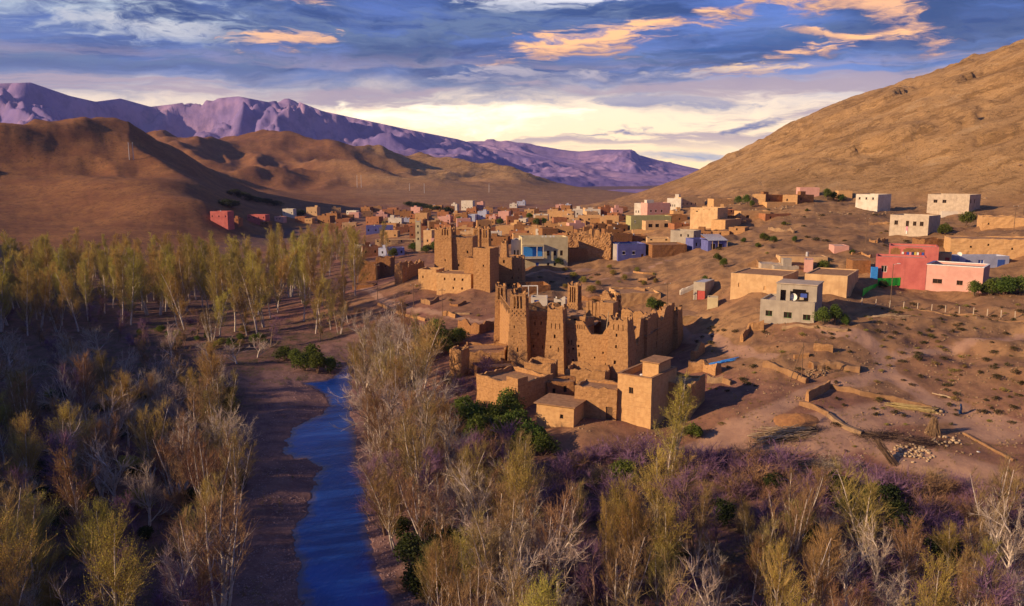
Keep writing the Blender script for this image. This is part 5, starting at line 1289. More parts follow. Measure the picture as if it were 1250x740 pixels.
# blocks filling the upper village between the painted houses
fill = []
for _ in range(4000):
    px = r_.uniform(668, 905); py = r_.uniform(258, 304); w_ = (py - 228) * r_.uniform(0.26, 0.42) + 3; hgt = w_ * r_.uniform(0.34, 0.55)
    a, b, c, d = px - w_ / 2, px + w_ / 2, py - hgt, py
    if px > 800 and py > 292: continue
    bad = False
    for e, f, h1, k1 in HOUSES:
        ox = min(b, f) - max(a, e); oy = min(d, k1) - max(c, h1)
        if ox > 1.5 and oy > 1.0: bad = True; break
    if bad: continue
    m_ = r_.choice(['mud', 'mudl', 'mudd', 'mudd', 'tan', 'mudr', 'mudl']); yw = r_.choice([r_.uniform(14, 36), r_.uniform(-18, 0)])
    Wq = W_of(a, py, b, yw)
    house('village_house', 'plain %s block among the terraces of the upper village' % CN[m_], a, py, b, c, yw, r_.uniform(5, 9), m_, cell=2.0, amp=0.05, group='%s blocks of the upper village' % CN[m_],
          wins=rows(Wq, [1.5], max(1, int(Wq / 4.5)), 0.6, 0.8, 1.0) if Wq > 3.5 and r_.random() < 0.6 else [], sink=3.5, beam=4 if r_.random() < 0.3 else 0)
    fill.append(px)
    if len(fill) >= 46: break
for i, (px, py) in enumerate(((282, 272), (318, 276), (335, 270), (360, 270), (372, 272), (388, 270), (400, 266), (426, 265), (418, 272), (520, 256), (545, 270), (476, 262), (460, 264))):
    m_ = ('mudr', 'mudd', 'pink', 'mudr', 'mudl')[i % 5]
    house('village_house', 'low %s farm house along the foot of the dark hill' % CN[m_], px, py, px + 9 + i % 4, py - 5.5, 6, 7, m_, cell=2.5, group='%s farm houses below the dark hill' % CN[m_], wins=[(1.5, 1.4, 0.8, 0.9), (4.0, 1.4, 0.8, 0.9)], sink=6.0)
# ------------------------------------------------------------------ trees and shrubs
def leafmat(name, c1, c2, rnd=1.0, tr=0.3):
    return pmat(name, c1, c2, 0.9, 3, rough=0.8, bump=0, rnd=rnd, coords='object', transl=tr, spec=0.05)
BARKW = pmat('pale_bark', (0.60, 0.51, 0.45), (0.36, 0.29, 0.26), 2.2, 5, rough=0.9, bump=0.2, rnd=0.4, coords='object')
BARKB = pmat('brown_bark', (0.27, 0.18, 0.125), (0.155, 0.10, 0.075), 2.2, 5, rough=0.9, bump=0.2, rnd=0.5, coords='object')
TWIGY = leafmat('yellow_twig', (0.42, 0.30, 0.11), (0.30, 0.205, 0.08), 0.9, 0.15)
TWIGB = leafmat('brown_twig', (0.34, 0.215, 0.105), (0.23, 0.145, 0.08), 0.9, 0.15)
TWIGG = leafmat('grey_twig', (0.50, 0.385, 0.30), (0.36, 0.27, 0.22), 0.8, 0.15)
TWIGP = leafmat('violet_twig', (0.25, 0.135, 0.225), (0.16, 0.09, 0.155), 1.0, 0.15)
LEAFY = leafmat('young_leaf', (0.52, 0.43, 0.075), (0.40, 0.32, 0.06), 0.9, 0.45)
LEAFO = leafmat('olive_leaf', (0.33, 0.26, 0.065), (0.235, 0.185, 0.05), 0.9, 0.4)
LEAFG = leafmat('green_leaf', (0.13, 0.165, 0.034), (0.08, 0.105, 0.026), 0.9, 0.35)
LEAFD = leafmat('dark_leaf', (0.06, 0.072, 0.024), (0.038, 0.048, 0.02), 0.8, 0.3)

LEAFS = leafmat('scrub_leaf', (0.085, 0.07, 0.028), (0.055, 0.046, 0.022), 0.9, 0.3)
def _perp(d):
    x, y, z = float(d[0]), float(d[1]), float(d[2])
    u = (y, -x, 0.0) if abs(z) < 0.9 else (0.0, z, -y)
    n = math.sqrt(u[0] * u[0] + u[1] * u[1] + u[2] * u[2]) + 1e-9; a, b, c = u[0] / n, u[1] / n, u[2] / n
    return np.array((a, b, c)), np.array((y * c - z * b, z * a - x * c, x * b - y * a))
class Tree:
    def __init__(s, seed):
        s.r = np.random.RandomState(seed); s.trunk = MB(); s.tw = []; s.lf = []
    def limb(s, p, d, L, r0, r1, nseg, sides, wob=0.1, up=0.0):
        """bent tapering limb; returns its points and directions"""
        pts = [np.array(p, float)]; ds = []
        d = np.array(d, float); d /= np.linalg.norm(d)
        for i in range(nseg):
            d = d + s.r.normal(0, wob, 3); d[2] += up; d /= np.linalg.norm(d)
            pts.append(pts[-1] + d * L / nseg); ds.append(d.copy())
        rad = [r0 + (r1 - r0) * i / nseg for i in range(nseg + 1)]
        if sides:
            k0 = len(s.trunk.v)
            for i, P in enumerate(pts):
                dd = ds[min(i, nseg - 1)]; u, v = _perp(dd)
                for k in range(sides):
                    t = 2 * math.pi * k / sides; s.trunk.v.append(tuple(P + (u * math.cos(t) + v * math.sin(t)) * rad[i]))
            for i in range(nseg):
                for k in range(sides):
                    k2 = (k + 1) % sides; a = k0 + i * sides
                    s.trunk.f.append((a + k, a + k2, a + sides + k2, a + sides + k)); s.trunk.m.append(0)
        else:
            for i in range(nseg): s.tw.append((pts[i], pts[i + 1], rad[i] * 2, rad[i + 1] * 2))
        return pts, ds
    def twigs(s, pts, ds, n, L, w, spread, up, leaves, leaf_sz):
        m = len(pts) - 1
        for _ in range(n):
            t = s.r.uniform(0.15, 1.0) * m; i = min(int(t), m - 1); f = t - i
            p = pts[i] * (1 - f) + pts[i + 1] * f; d = ds[i] + s.r.normal(0, spread, 3); d[2] += up; d /= np.linalg.norm(d)
            l = L * s.r.uniform(0.6, 1.25); e = p + d * l
            s.tw.append((p, e, w, w * 0.35))
            for _k in range(leaves):
                q = p + d * l * s.r.uniform(0.25, 1.05) + s.r.normal(0, leaf_sz * 0.9, 3); s.lf.append((q, leaf_sz * s.r.uniform(0.6, 1.3)))
    def meshes(s, name, bark, twig, leaf):
        s.trunk_me = mesh_np(name + '_trunk', np.array(s.trunk.v), s.trunk.f, bark, me_only=True, smooth=True)
        V = []; F = []; M = []
        n = 0
        for a, b, w0, w1 in s.tw:
            d = b - a; u, v = _perp(d / (np.linalg.norm(d) + 1e-9)); t = s.r.uniform(0, 6.28); o = u * math.cos(t) + v * math.sin(t)
            V += [a - o * w0 / 2, a + o * w0 / 2, b + o * w1 / 2, b - o * w1 / 2]; F.append((n, n + 1, n + 2, n + 3)); M.append(0); n += 4
        for q, sz in s.lf:
            o = s.r.normal(0, 1, 3); o /= np.linalg.norm(o); u, v = _perp(o)
            V += [q - u * sz * 0.5, q + v * sz * 0.42, q + u * sz * 0.5, q - v * sz * 0.42]; F.append((n, n + 1, n + 2, n + 3)); M.append(1); n += 4
        s.crown_me = mesh_np(name + '_crown', np.array(V), np.array(F), [twig, leaf], me_only=True, midx=M)
        return s
def poplar(seed, h, stems=1, lean=0.06, spread=0.42, nb=44, tw=5, leaves=2, leaf=0.13, bark=None, twig=None, leafm=None, crown0=0.18, w=0.032):
    t = Tree(seed)
    for sidx in range(stems):
        a = t.r.uniform(0, 6.28); ln = lean if stems == 1 else lean + 0.10
        hh = h * (1 if sidx == 0 else t.r.uniform(0.7, 0.97))
        off = (0, 0, -0.6) if sidx == 0 else (0.35 * math.cos(a), 0.35 * math.sin(a), -0.6)
        pts, ds = t.limb(off, (ln * math.cos(a), ln * math.sin(a), 1), hh + 0.6, hh * 0.0105 + 0.03, 0.025, 12, 6, 0.035, 0.02)
        m = len(pts) - 1
        for i in range(nb // stems + 4):
            f = crown0 + (0.97 - crown0) * (i + t.r.rand()) / (nb // stems + 4)
            k = min(int(f * m), m - 1); ff = f * m - k; p = pts[k] * (1 - ff) + pts[k + 1] * ff
            az = t.r.uniform(0, 6.28); el = t.r.uniform(0.75, 1.25)
            L = hh * (0.34 * (1 - f) ** 0.75 + 0.07) * t.r.uniform(0.7, 1.2) * (spread / 0.42)
            if f < crown0 + 0.12: L *= 0.6
            d = (math.cos(az) * math.cos(el), math.sin(az) * math.cos(el), math.sin(el))
            bp, bd = t.limb(p, d, L, 0.045 * (1 - f) + 0.02, 0.012, 4, 3 if f < 0.6 else 0, 0.10, 0.10)
            t.twigs(bp, bd, tw + 2 + int(L * 4.0), 0.55 + 0.24 * L, w, 0.36, 0.30, leaves, leaf)
            for _ in range(3 + int(L * 1.4)):
                j = t.r.randint(1, 4); sd = bd[j - 1] + t.r.normal(0, 0.38, 3); sd[2] += 0.25
                sp_, sdd = t.limb(bp[j], sd, L * 0.5, 0.018, 0.008, 3, 0, 0.12, 0.08)
                t.twigs(sp_, sdd, tw, 0.5 + 0.15 * L, w, 0.4, 0.28, leaves, leaf)
    return t.meshes('poplar', bark or BARKW, twig or TWIGY, leafm or LEAFY)
def bare(seed, h, spread=0.8, nb=7, bark=None, twig=None, leaves=0, leaf=0.1, leafm=None, tw=6, w=0.035, forks=3):
    t = Tree(seed)
    def rec(p, d, L, r, lev):
        pts, ds = t.limb(p, d, L, r, r * 0.55, 5, 6 if lev < 2 else 3, 0.09 + 0.03 * lev, 0.03)
        if lev >= forks:
            t.twigs(pts, ds, tw + 7, 1.0, w * 0.8, 0.5, 0.2, leaves, leaf); return
        n = nb if lev == 0 else t.r.randint(3, 5)
        for i in range(n):
            f = t.r.uniform(0.35, 1.0) if lev else t.r.uniform(0.30, 1.0); k = min(int(f * 5), 4)
            dd = ds[k] + t.r.normal(0, spread * 0.55, 3); dd[2] = abs(dd[2]) * 0.9 + 0.25
            rec(pts[k + 1] if f > 0.8 else pts[k], dd, L * t.r.uniform(0.50, 0.72), r * 0.45, lev + 1)
        if lev: t.twigs(pts, ds, tw, 0.8, w, 0.5, 0.2, leaves, leaf)
    rec((0, 0, -0.5), (t.r.normal(0, 0.08), t.r.normal(0, 0.08), 1), h * 0.46, h * 0.017 + 0.05, 0)
    return t.meshes('bare', bark or BARKW, twig or TWIGG, leafm or LEAFO)
def shrub(seed, h, wid, n=26, bark=None, twig=None, leaves=0, leaf=0.1, leafm=None, tw=7, w=0.03):
    t = Tree(seed)
    for i in range(n):
        a = t.r.uniform(0, 6.28); s_ = t.r.uniform(0.0, 1.0); d = (math.cos(a) * s_ * wid / h, math.sin(a) * s_ * wid / h, 1)
        L = h * t.r.uniform(0.55, 1.0)
        pts, ds = t.limb((t.r.normal(0, wid * 0.12), t.r.normal(0, wid * 0.12), -0.3), d, L, 0.035, 0.012, 4, 3, 0.12, 0.0)
        t.twigs(pts, ds, tw, 0.28 * h, w, 0.55, 0.15, leaves, leaf)
        for _ in range(3):
            j = t.r.randint(1, 4); sp_, sdd = t.limb(pts[j], ds[j - 1] + t.r.normal(0, 0.5, 3), L * 0.4, 0.02, 0.008, 3, 0, 0.15, 0.05)
            t.twigs(sp_, sdd, tw, 0.22 * h, w, 0.55, 0.15, leaves, leaf)
    return t.meshes('shrub', bark or BARKB, twig or TWIGP, leafm or LEAFG)
def bush(seed, h, wid, nleaf=2600, leafm=None, leaf=0.2):
    """dense rounded leafy bush: stems and lumpy leaf clumps"""
    t = Tree(seed); cl = []
    for i in range(16):
        a = t.r.uniform(0, 6.28); e = t.r.uniform(0.2, 1.45); rr = t.r.uniform(0.5, 0.85)
        c = np.array((math.cos(a) * math.cos(e) * wid / 2 * rr, math.sin(a) * math.cos(e) * wid / 2 * rr, h * (0.25 + 0.6 * math.sin(e) * rr)))
        cl.append((c, t.r.uniform(0.16, 0.30) * (wid + h) / 2)); t.limb((0, 0, -0.3), c + np.array((0, 0, 0.3)), np.linalg.norm(c) + 0.2, 0.05, 0.015, 4, 3, 0.08)
    for _ in range(nleaf):
        c, r_ = cl[t.r.randint(len(cl))]; v = t.r.normal(0, 1, 3); v /= np.linalg.norm(v)
        q = c + v * r_ * t.r.uniform(0.55, 1.08) * np.array((1, 1, 0.9))
        if q[2] < 0.02: q[2] = abs(q[2])
        t.lf.append((q, leaf * t.r.uniform(0.6, 1.35)))
    return t.meshes('bush', BARKB, TWIGB, leafm or LEAFG)
KIND = {
    'leafy': [poplar(1, 18, 1, spread=0.33, crown0=0.14, leaves=2, leaf=0.12), poplar(2, 18, 2, spread=0.34, crown0=0.2, leaves=2, leaf=0.12), poplar(3, 18, 1, spread=0.4, crown0=0.12, leaves=2, leaf=0.12), poplar(4, 18, 3, lean=0.07, spread=0.36, leaves=2, leaf=0.12), poplar(41, 18, 1, lean=0.10, spread=0.28, crown0=0.25, leaves=2, leaf=0.12, leafm=LEAFO)],
    'slim': [poplar(5, 11, 1, spread=0.40, nb=34, leaves=1, leaf=0.085, twig=TWIGB, leafm=LEAFO, w=0.024), poplar(6, 11, 2, lean=0.10, spread=0.48, nb=40, leaves=1, leaf=0.085, twig=TWIGY, leafm=LEAFO, w=0.024),
             poplar(7, 11, 3, lean=0.12, spread=0.42, nb=44, leaves=1, leaf=0.08, twig=TWIGB, leafm=LEAFO, w=0.024), poplar(8, 11, 1, spread=0.55, nb=36, leaves=2, leaf=0.09, twig=TWIGY, leafm=LEAFY, w=0.024),
             poplar(81, 11, 4, lean=0.13, spread=0.40, nb=48, leaves=1, leaf=0.08, twig=TWIGB, leafm=LEAFO, w=0.022)],
    'bare': [bare(9, 11), bare(10, 11, 0.7, 8), bare(11, 11, 0.9, 6, forks=3), bare(12, 11, 0.6, 9)],
    'rosy': [bare(13, 9, 0.6, 8, BARKB, TWIGB, w=0.028), bare(14, 9, 0.75, 7, BARKB, TWIGP, w=0.028), poplar(15, 10, 5, lean=0.12, nb=40, leaves=0, twig=TWIGB, bark=BARKW, w=0.022)],
    'violet': [shrub(16, 3.2, 2.6), shrub(17, 3.6, 3.2, 30), shrub(18, 2.6, 2.8, 28), shrub(181, 3.0, 2.4, 24, twig=TWIGB)],
    'green': [bush(19, 3.0, 3.4), bush(20, 3.6, 3.2), bush(21, 2.4, 3.4)],
    'dark': [bush(22, 3.2, 3.6, leafm=LEAFD), bush(23, 2.6, 3.8, leafm=LEAFD)],
    'olive': [bush(24, 2.2, 2.4, 1500, LEAFO, 0.15), bush(25, 1.8, 2.6, 1500, LEAFO, 0.15)],
    'scrub': [bush(26, 0.55, 1.3, 230, LEAFS, 0.10), bush(27, 0.45, 1.1, 210, LEAFO, 0.09), bush(28, 0.6, 1.2, 230, LEAFS, 0.10)],
    'round': [bush(29, 4.2, 4.0, 3000, LEAFG, 0.24)],
}
HREF = {'leafy': 18, 'slim': 11, 'bare': 11, 'rosy': 9, 'violet': 3.2, 'green': 3.2, 'dark': 3.0, 'olive': 2.0, 'scrub': 0.55, 'round': 4.2}
PLANTS = {'leafy': 'poplar_tree', 'slim': 'young_poplar', 'bare': 'bare_tree', 'rosy': 'bare_tree', 'violet': 'bare_shrub', 'green': 'green_bush', 'dark': 'dark_bush', 'olive': 'olive_bush', 'scrub': 'scrub_bush', 'round': 'round_tree'}
PCAT = {'leafy': 'tree', 'slim': 'tree', 'bare': 'tree', 'rosy': 'tree', 'violet': 'shrub', 'green': 'bush', 'dark': 'bush', 'olive': 'bush', 'scrub': 'bush', 'round': 'tree'}
def plant(kind, x, y, z, h, label, group=None, wide=1.0, var=None):
    T = KIND[kind][rng.randrange(len(KIND[kind])) if var is None else var]
    s = h / HREF[kind]
    o = empty(PLANTS[kind], (x, y, z), rng.uniform(0, 6.28)); o.scale = (s * wide, s * wide, s)
    tag(o, label, PCAT[kind], group)
    link('trunk', T.trunk_me, o); link('crown', T.crown_me, o)
    return o
def g_many(px, py):
    px = np.asarray(px, float); py = np.asarray(py, float)
    a = (px - PW / 2) / FPX; b = (PH / 2 - py) / FPX
    dx, dy, dz = a, CP + b * SP, -SP + b * CP
    z = np.full(px.shape, -4.0)
    for _ in range(14):
        t = (z - CAMZ) / dz; z = 0.5 * z + 0.5 * H(dx * t, dy * t)
    t = (z - CAMZ) / dz
    return dx * t, dy * t, H(dx * t, dy * t)
USED = []
def region(n, pxr, pyr, kinds, hr, spacing, label, group, keep=None, wide=(0.85, 1.2), seed=1, sdmin=1.5):
    r_ = np.random.RandomState(seed)
    px = r_.uniform(*pxr, n * 14); py = r_.uniform(*pyr, n * 14)
    # even spread over the ground, not over the picture
    x, y, z = g_many(px, py)
    w = np.hypot(x, y) ** 3; w = w / w.max()
    sd = river_sd(x, y); cnt = 0
    for i in range(len(px)):
        if cnt >= n: break
        if r_.rand() > max(w[i], 0.12): continue
        if sd[i] < sdmin: continue
        if keep is not None and not keep(px[i], py[i], x[i], y[i], z[i], sd[i]): continue
        if any((x[i] - a) ** 2 + (y[i] - b) ** 2 < (spacing * 0.5 + c * 0.5) ** 2 for a, b, c in USED): continue
        USED.append((x[i], y[i], spacing)); cnt += 1
        k = kinds[r_.randint(len(kinds))]
        lb = label[k] if isinstance(label, dict) else label
        q = r_.rand(); size = ('low', 'middling', 'tall')[min(2, int(q * 3))]; wq = r_.uniform(*wide); form = 'narrow' if wq < (wide[0] + wide[1]) / 2 else 'broad'
        plant(k, x[i], y[i], z[i] - 0.05, (hr[0] + (hr[1] - hr[0]) * q) * (0.35 if PCAT[k] != 'tree' and hr[1] > 6 else 1), '%s %s %s' % (size, form, lb), '%s (%s %s %s)' % (group, size, form, k), wq)
    return cnt
def one(kind, px, py, h, label, group=None, wide=1.0, var=None):
    P = g(px, py); USED.append((P.x, P.y, 1.5)); return plant(kind, P.x, P.y, P.z - 0.05, h, label, group, wide, var)

# trees one can point at
one('leafy', 818, 588, 14.5, 'pale-stemmed young poplar with fine yellow crown beside the tall box house', wide=1.15, var=3)
one('bare', 474, 560, 14.5, 'tall whitish bare tree leaning over the right river bank', wide=1.1, var=0)
one('bare', 520, 600, 14, 'whitish bare tree with forked trunk above the purple scrub', wide=0.9, var=1)
one('bare', 650, 640, 9, 'lone pale dead tree among the purple shrubs', wide=0.7, var=3)
one('bare', 1068, 720, 9.5, 'silvery bare tree standing in the purple scrub below the earth terrace', wide=0.7, var=1)
one('leafy', 742, 742, 11.5, 'bright yellow-green poplar standing out of the purple scrub', wide=0.6, var=2)
one('bare', 268, 488, 9.5, 'pale bare tree at the edge of the gravel bar', wide=0.9, var=2)
one('bare', 100, 505, 9, 'white-trunked pollard tree on the dry flood plain', wide=0.7, var=3)
one('round', 681, 326, 4.6, 'round green tree at the corner of the cream house'); one('round', 1180, 276, 6.0, 'dark round tree beside the unfinished concrete house'); one('green', 1152, 286, 4.5, 'leafy shrub between the block house and the round tree')
for px, py, h_, lb in ((1004, 396, 4.2, 'bright green bush at the corner of the grey concrete house'), (1018, 396, 3.8, 'second green bush beside the grey concrete house'), (1031, 397, 3.0, 'smallest green bush of the three beside the grey concrete house')): one('green', px, py, h_, lb, wide=0.7)
for px, py, h_ in ((1210, 360, 5.0), (1226, 360, 5.5), (1242, 358, 5.0), (1190, 362, 3.4)): one('green', px, py, h_, 'garden bush beside the pale pink house', 'garden bushes of the pink house')
one('green', 1092, 346, 3.4, 'garden bush before the rose-red house'); one('green', 1114, 349, 3.0, 'garden bush at the end of the green fence'); one('dark', 1078, 352, 2.0, 'low garden shrub below the green fence')
for px, py in ((505, 306), (521, 309), (529, 308), (481, 316), (540, 313)): one('green', px, py, 4.8, 'dark green tree near the minaret', 'trees near the minaret')
for px, py, h_ in ((902, 250, 4), (912, 250, 4.4), (918, 253, 3), (1010, 244, 5), (1018, 245, 4), (1026, 246, 4.2)): one('green', px, py, h_, 'green shrub at the hill foot by the upper mud row', 'shrubs at the hill foot')
for px, py, h_ in ((932, 294, 3.2), (944, 296, 2.6), (876, 318, 2.8), (884, 326, 2.4), (880, 300, 2.2), (908, 296, 2.2), (957, 275, 1.8), (925, 302, 2.0), (985, 258, 1.6), (1005, 330, 3.2), (1040, 310, 1.6), (860, 345, 1.8), (970, 296, 2.0)): one('green', px, py, h_, 'green bush on the gullied village slope', 'bushes on the village slope')
for px, py, h_ in ((700, 340, 2.4), (712, 345, 2.0), (690, 332, 1.8), (748, 336, 2.0), (762, 342, 1.8), (778, 332, 1.6), (730, 348, 1.6), (800, 345, 1.4), (722, 358, 2.6), (690, 352, 1.6), (744, 328, 1.6), (786, 348, 1.4)): one('olive', px, py, h_, 'olive scrub bush on the bare slope behind the kasbah', 'scrub behind the kasbah')
one('green', 795, 381, 3.6, 'green bush against the mud storeroom wall'); one('dark', 806, 378, 3.0, 'dark bush beside the mud storeroom')
for px, py, h_ in ((578, 522, 4.2), (606, 520, 4.0), (622, 506, 4.4), (594, 535, 3.6), (650, 548, 4.4), (640, 553, 3.4), (566, 505, 3.0), (585, 540, 3.4), (630, 528, 3.6), (612, 538, 3.0), (662, 556, 3.2)): one('green', px, py, h_ * 1.3, 'bright green bush below the kasbah annexes', 'bushes below the annexes')
one('green', 762, 590, 4.2, 'green bush standing in the purple scrub below the tall box house'); one('green', 847, 535, 3.2, 'green bush beside the young poplar at the tall box house'); one('dark', 790, 568, 2.2, 'dark bush on the bank under the tall box house')
for px, py, h_ in ((372, 452, 4.0), (388, 456, 3.6), (402, 454, 3.4), (360, 446, 3.0), (348, 440, 3.4), (380, 446, 3.8)): one('green', px, py, h_ * 1.3, 'green bush clump where the river comes into sight', 'bushes at the river bend')
for px, py, h_ in ((508, 425, 4.5), (530, 420, 4.6), (548, 424, 4.2), (522, 438, 4.0), (560, 418, 3.4), (538, 432, 4.0), (498, 436, 3.6)): one('green', px, py, h_ * 1.25, 'green bush on the shelf left of the kasbah turret', 'bushes beside the turret')
for px, py, h_ in ((500, 690, 3.2), (530, 700, 3.6), (515, 730, 3.4), (545, 735, 3.2), (520, 660, 2.6), (490, 655, 2.2), (560, 715, 3.0), (575, 690, 2.8), (548, 680, 3.0)): one('dark', px, py, h_ * 1.25, 'dark evergreen bush on the right river bank', 'evergreens on the river bank')
for px, py, h_ in ((1020, 610, 3.2), (1075, 625, 3.4), (985, 660, 3.0), (945, 600, 2.2), (1095, 640, 3.0), (930, 690, 3.0), (1040, 640, 3.2), (1110, 660, 3.0), (880, 640, 2.8), (1150, 690, 3.0), (820, 690, 2.8)): one('dark', px, py, h_ * 1.25, 'dark bush at the foot of the earth terrace', 'bushes below the terrace')
for px, py in ((286, 240), (296, 243), (306, 246), (316, 248), (326, 250), (338, 252), (500, 252), (508, 254), (516, 255), (524, 257), (534, 258), (355, 264), (365, 265), (545, 262), (276, 252), (284, 254)): one('dark', px, py, 7, 'dark green tree line at the hill foot beyond the village', 'dark trees beyond the village', 1.6)
for px, py in ((655, 276), (664, 275), (610, 275), (646, 268), (560, 272), (587, 276)): one('round', px, py, 5, 'round green tree between the valley village houses', 'trees in the valley village')

region(135, (-70, 440), (352, 413), ['leafy'], (13, 22), 3.3, 'slender white-stemmed poplar with yellow-green spring crown in the grove across the river', 'poplars of the grove', seed=1)
region(85, (-70, 440), (322, 352), ['leafy'], (11, 17.5), 4.8, 'poplar in the rear rows of the grove under the dark hill', 'poplars in the rear of the grove', seed=2)
region(34, (330, 480), (300, 324), ['leafy'], (9, 14), 5, 'distant poplar near the maroon and blue houses', 'far poplars by the village', seed=3)
region(70, (-60, 440), (345, 425), ['violet', 'rosy'], (6, 9), 2.4, {'violet': 'violet bare shrub growing under the grove poplars', 'rosy': 'small leafless tree growing under the grove poplars'}, 'undergrowth of the grove', seed=4)
region(26, (170, 330), (405, 430), ['olive', 'green'], (1.6, 2.8), 2.0, {'olive': 'olive bush along the front edge of the grove', 'green': 'green bush along the front edge of the grove'}, 'bushes along the grove edge', seed=5)
region(30, (-50, 330), (425, 505), ['bare', 'bare', 'rosy'], (7.5, 10.5), 5.2, {'bare': 'pale pollarded bare tree on the dry flood plain', 'rosy': 'brown leafless tree on the dry flood plain'}, 'flood plain trees', seed=6, sdmin=10)
region(120, (-90, 300), (500, 960), ['slim', 'slim', 'slim', 'bare', 'rosy'], (6.0, 14), 2.7, {'slim': 'young poplar with thin olive-brown spring crown on the left bank', 'bare': 'silvery bare tree among the left bank poplars', 'rosy': 'brown leafless tree among the left bank poplars'}, 'left bank trees', seed=7, sdmin=7.5)
region(48, (428, 560), (425, 640), ['bare', 'bare', 'slim'], (7, 15), 3.0, {'bare': 'pale grey bare tree crowding the right river bank', 'slim': 'thin brown poplar crowding the right river bank'}, 'right bank trees', seed=8, sdmin=1.2, keep=lambda px, py, x, y, z, sd: px < 522 or py > 560)
region(34, (450, 650), (600, 800), ['slim', 'rosy', 'bare'], (8, 11.5), 2.6, {'slim': 'thin brown poplar in the thicket right of the river', 'rosy': 'reddish leafless sapling in the thicket right of the river', 'bare': 'grey bare tree in the thicket right of the river'}, 'thicket trees', seed=9, sdmin=2.0)
region(85, (600, 1320), (665, 990), ['slim', 'slim', 'slim', 'rosy', 'bare'], (5.5, 12), 2.6, {'slim': 'young poplar with olive spring twigs in the scrub below the terrace', 'rosy': 'reddish leafless tree in the scrub below the terrace', 'bare': 'silvery bare tree in the scrub below the terrace'}, 'trees below the terrace', seed=10,
       keep=lambda px, py, x, y, z, sd: z < -3.2)
region(150, (450, 1300), (530, 800), ['violet'], (2.2, 4.2), 1.7, 'violet bare shrub of the thicket below the kasbah and terrace', 'violet shrubs of the thicket', seed=11, keep=lambda px, py, x, y, z, sd: z < -2.3, wide=(1.0, 1.5))
region(95, (-60, 300), (480, 900), ['violet', 'olive', 'violet', 'dark'], (1.5, 3.2), 1.8, {'violet': 'violet bare shrub under the left bank poplars', 'olive': 'olive bush under the left bank poplars', 'dark': 'dark bush under the left bank poplars'}, 'left bank undergrowth', seed=12, wide=(1.0, 1.5), sdmin=8)
region(26, (470, 600), (440, 560), ['violet'], (2.0, 3.6), 1.8, 'violet bare shrub on the slope under the mud turret', 'violet shrubs under the turret', seed=13, wide=(1.0, 1.5))
region(160, (1055, 1290), (372, 520), ['scrub'], (0.3, 0.75), 1.0, 'low dark scrub bush on the stony slope above the path', 'scrub on the stony slope', seed=14, wide=(0.9, 1.6))
region(60, (840, 1060), (400, 600), ['scrub'], (0.3, 0.7), 1.2, 'low scrub bush on the earth terraces', 'scrub on the terraces', seed=15, wide=(0.9, 1.6))
region(40, (470, 830), (330, 400), ['scrub'], (0.4, 1.0), 1.8, 'low scrub bush on the slope behind the kasbah', 'low scrub behind the kasbah', seed=16, wide=(0.9, 1.8))
region(40, (860, 1110), (262, 330), ['scrub'], (0.5, 1.1), 2.0, 'low scrub bush between the hillside houses', 'scrub between hillside houses', seed=17, wide=(1, 1.8))
# ------------------------------------------------------------------ low walls, wood piles, poles, people
def low_wall(pts, hgt, th, mat, label, jit=0.25, cat='wall', name='low_mud_wall', step=0.7, pix=True):
    P = [g(a, b) for a, b in pts] if pix else [Vector(p) for p in pts]
    L = []
    for p, q in zip(P[:-1], P[1:]):
        n = max(1, int((q - p).length / step))
        for i in range(n): L.append(p.lerp(q, i / n))
    L.append(P[-1])
    xs = np.array([p.x for p in L]); ys = np.array([p.y for p in L]); zs = H(xs, ys)
    V = []; F = []
    o = L[0]
    for i in range(len(L)):
        a = L[max(0, i - 1)]; b = L[min(len(L) - 1, i + 1)]; d = Vector((b.x - a.x, b.y - a.y)); d.normalize(); nx, ny = -d.y, d.x
        hh = hgt * (1 + jit * (float(perlin(i * 0.37, 3.1 + xs[0], 71)) * 1.4 + rng.uniform(-0.25, 0.25)))
        w = th * rng.uniform(0.85, 1.15)
        for s_, zz, ww in ((-1, -0.6, 1.25), (-1, hh * 0.55, 1.08), (-1, hh, 0.72), (1, hh * rng.uniform(0.92, 1.05), 0.72), (1, hh * 0.55, 1.08), (1, -0.6, 1.25)):
            V.append((xs[i] + nx * s_ * w * ww / 2 + rng.uniform(-.04, .04), ys[i] + ny * s_ * w * ww / 2 + rng.uniform(-.04, .04), zs[i] + zz))
    for i in range(len(L) - 1):
        for k in range(5): F.append((i * 6 + k, i * 6 + k + 1, i * 6 + k + 7, i * 6 + k + 6))
    F.append(tuple(range(6))); F.append(tuple(reversed(range(len(V) - 6, len(V)))))
    ob = mesh_np(name, V, F, mat); tag(ob, label, cat, kind='thing')
    return ob
SOILW = pmat('earth_wall', (0.30, 0.17, 0.085), (0.22, 0.12, 0.062), 0.9, 8, bump=0.6, bscale=3.0, bdist=0.1)
low_wall([(1012, 474), (1050, 482), (1090, 490), (1137, 501)], 0.75, 0.5, SOILW, 'long low tan mud wall along the top of the empty enclosure')
low_wall([(985, 490), (1012, 474)], 1.3, 0.5, MUD, 'short dark mud wall closing the upper corner of the enclosure')
low_wall([(976, 494), (1000, 502), (1012, 508)], 0.7, 0.5, SOILW, 'lit mud wall end beside the track into the enclosure')
low_wall([(1012, 508), (1028, 520), (1052, 531)], 0.5, 0.8, STONE, 'loose stone wall running down to the brush hedge')
low_wall([(1177, 530), (1205, 545), (1238, 563)], 0.25, 0.5, SOILW, 'thin earth kerb along the lower edge of the threshing yard')
low_wall([(932, 447), (958, 455), (985, 468)], 0.9, 0.6, SOILW, 'crumbling tan mud wall beside the paired poles')
low_wall([(840, 455), (860, 452), (877, 458)], 1.8, 1.2, MUD, 'thick stump of collapsed mud wall behind the tall box house', 0.4)
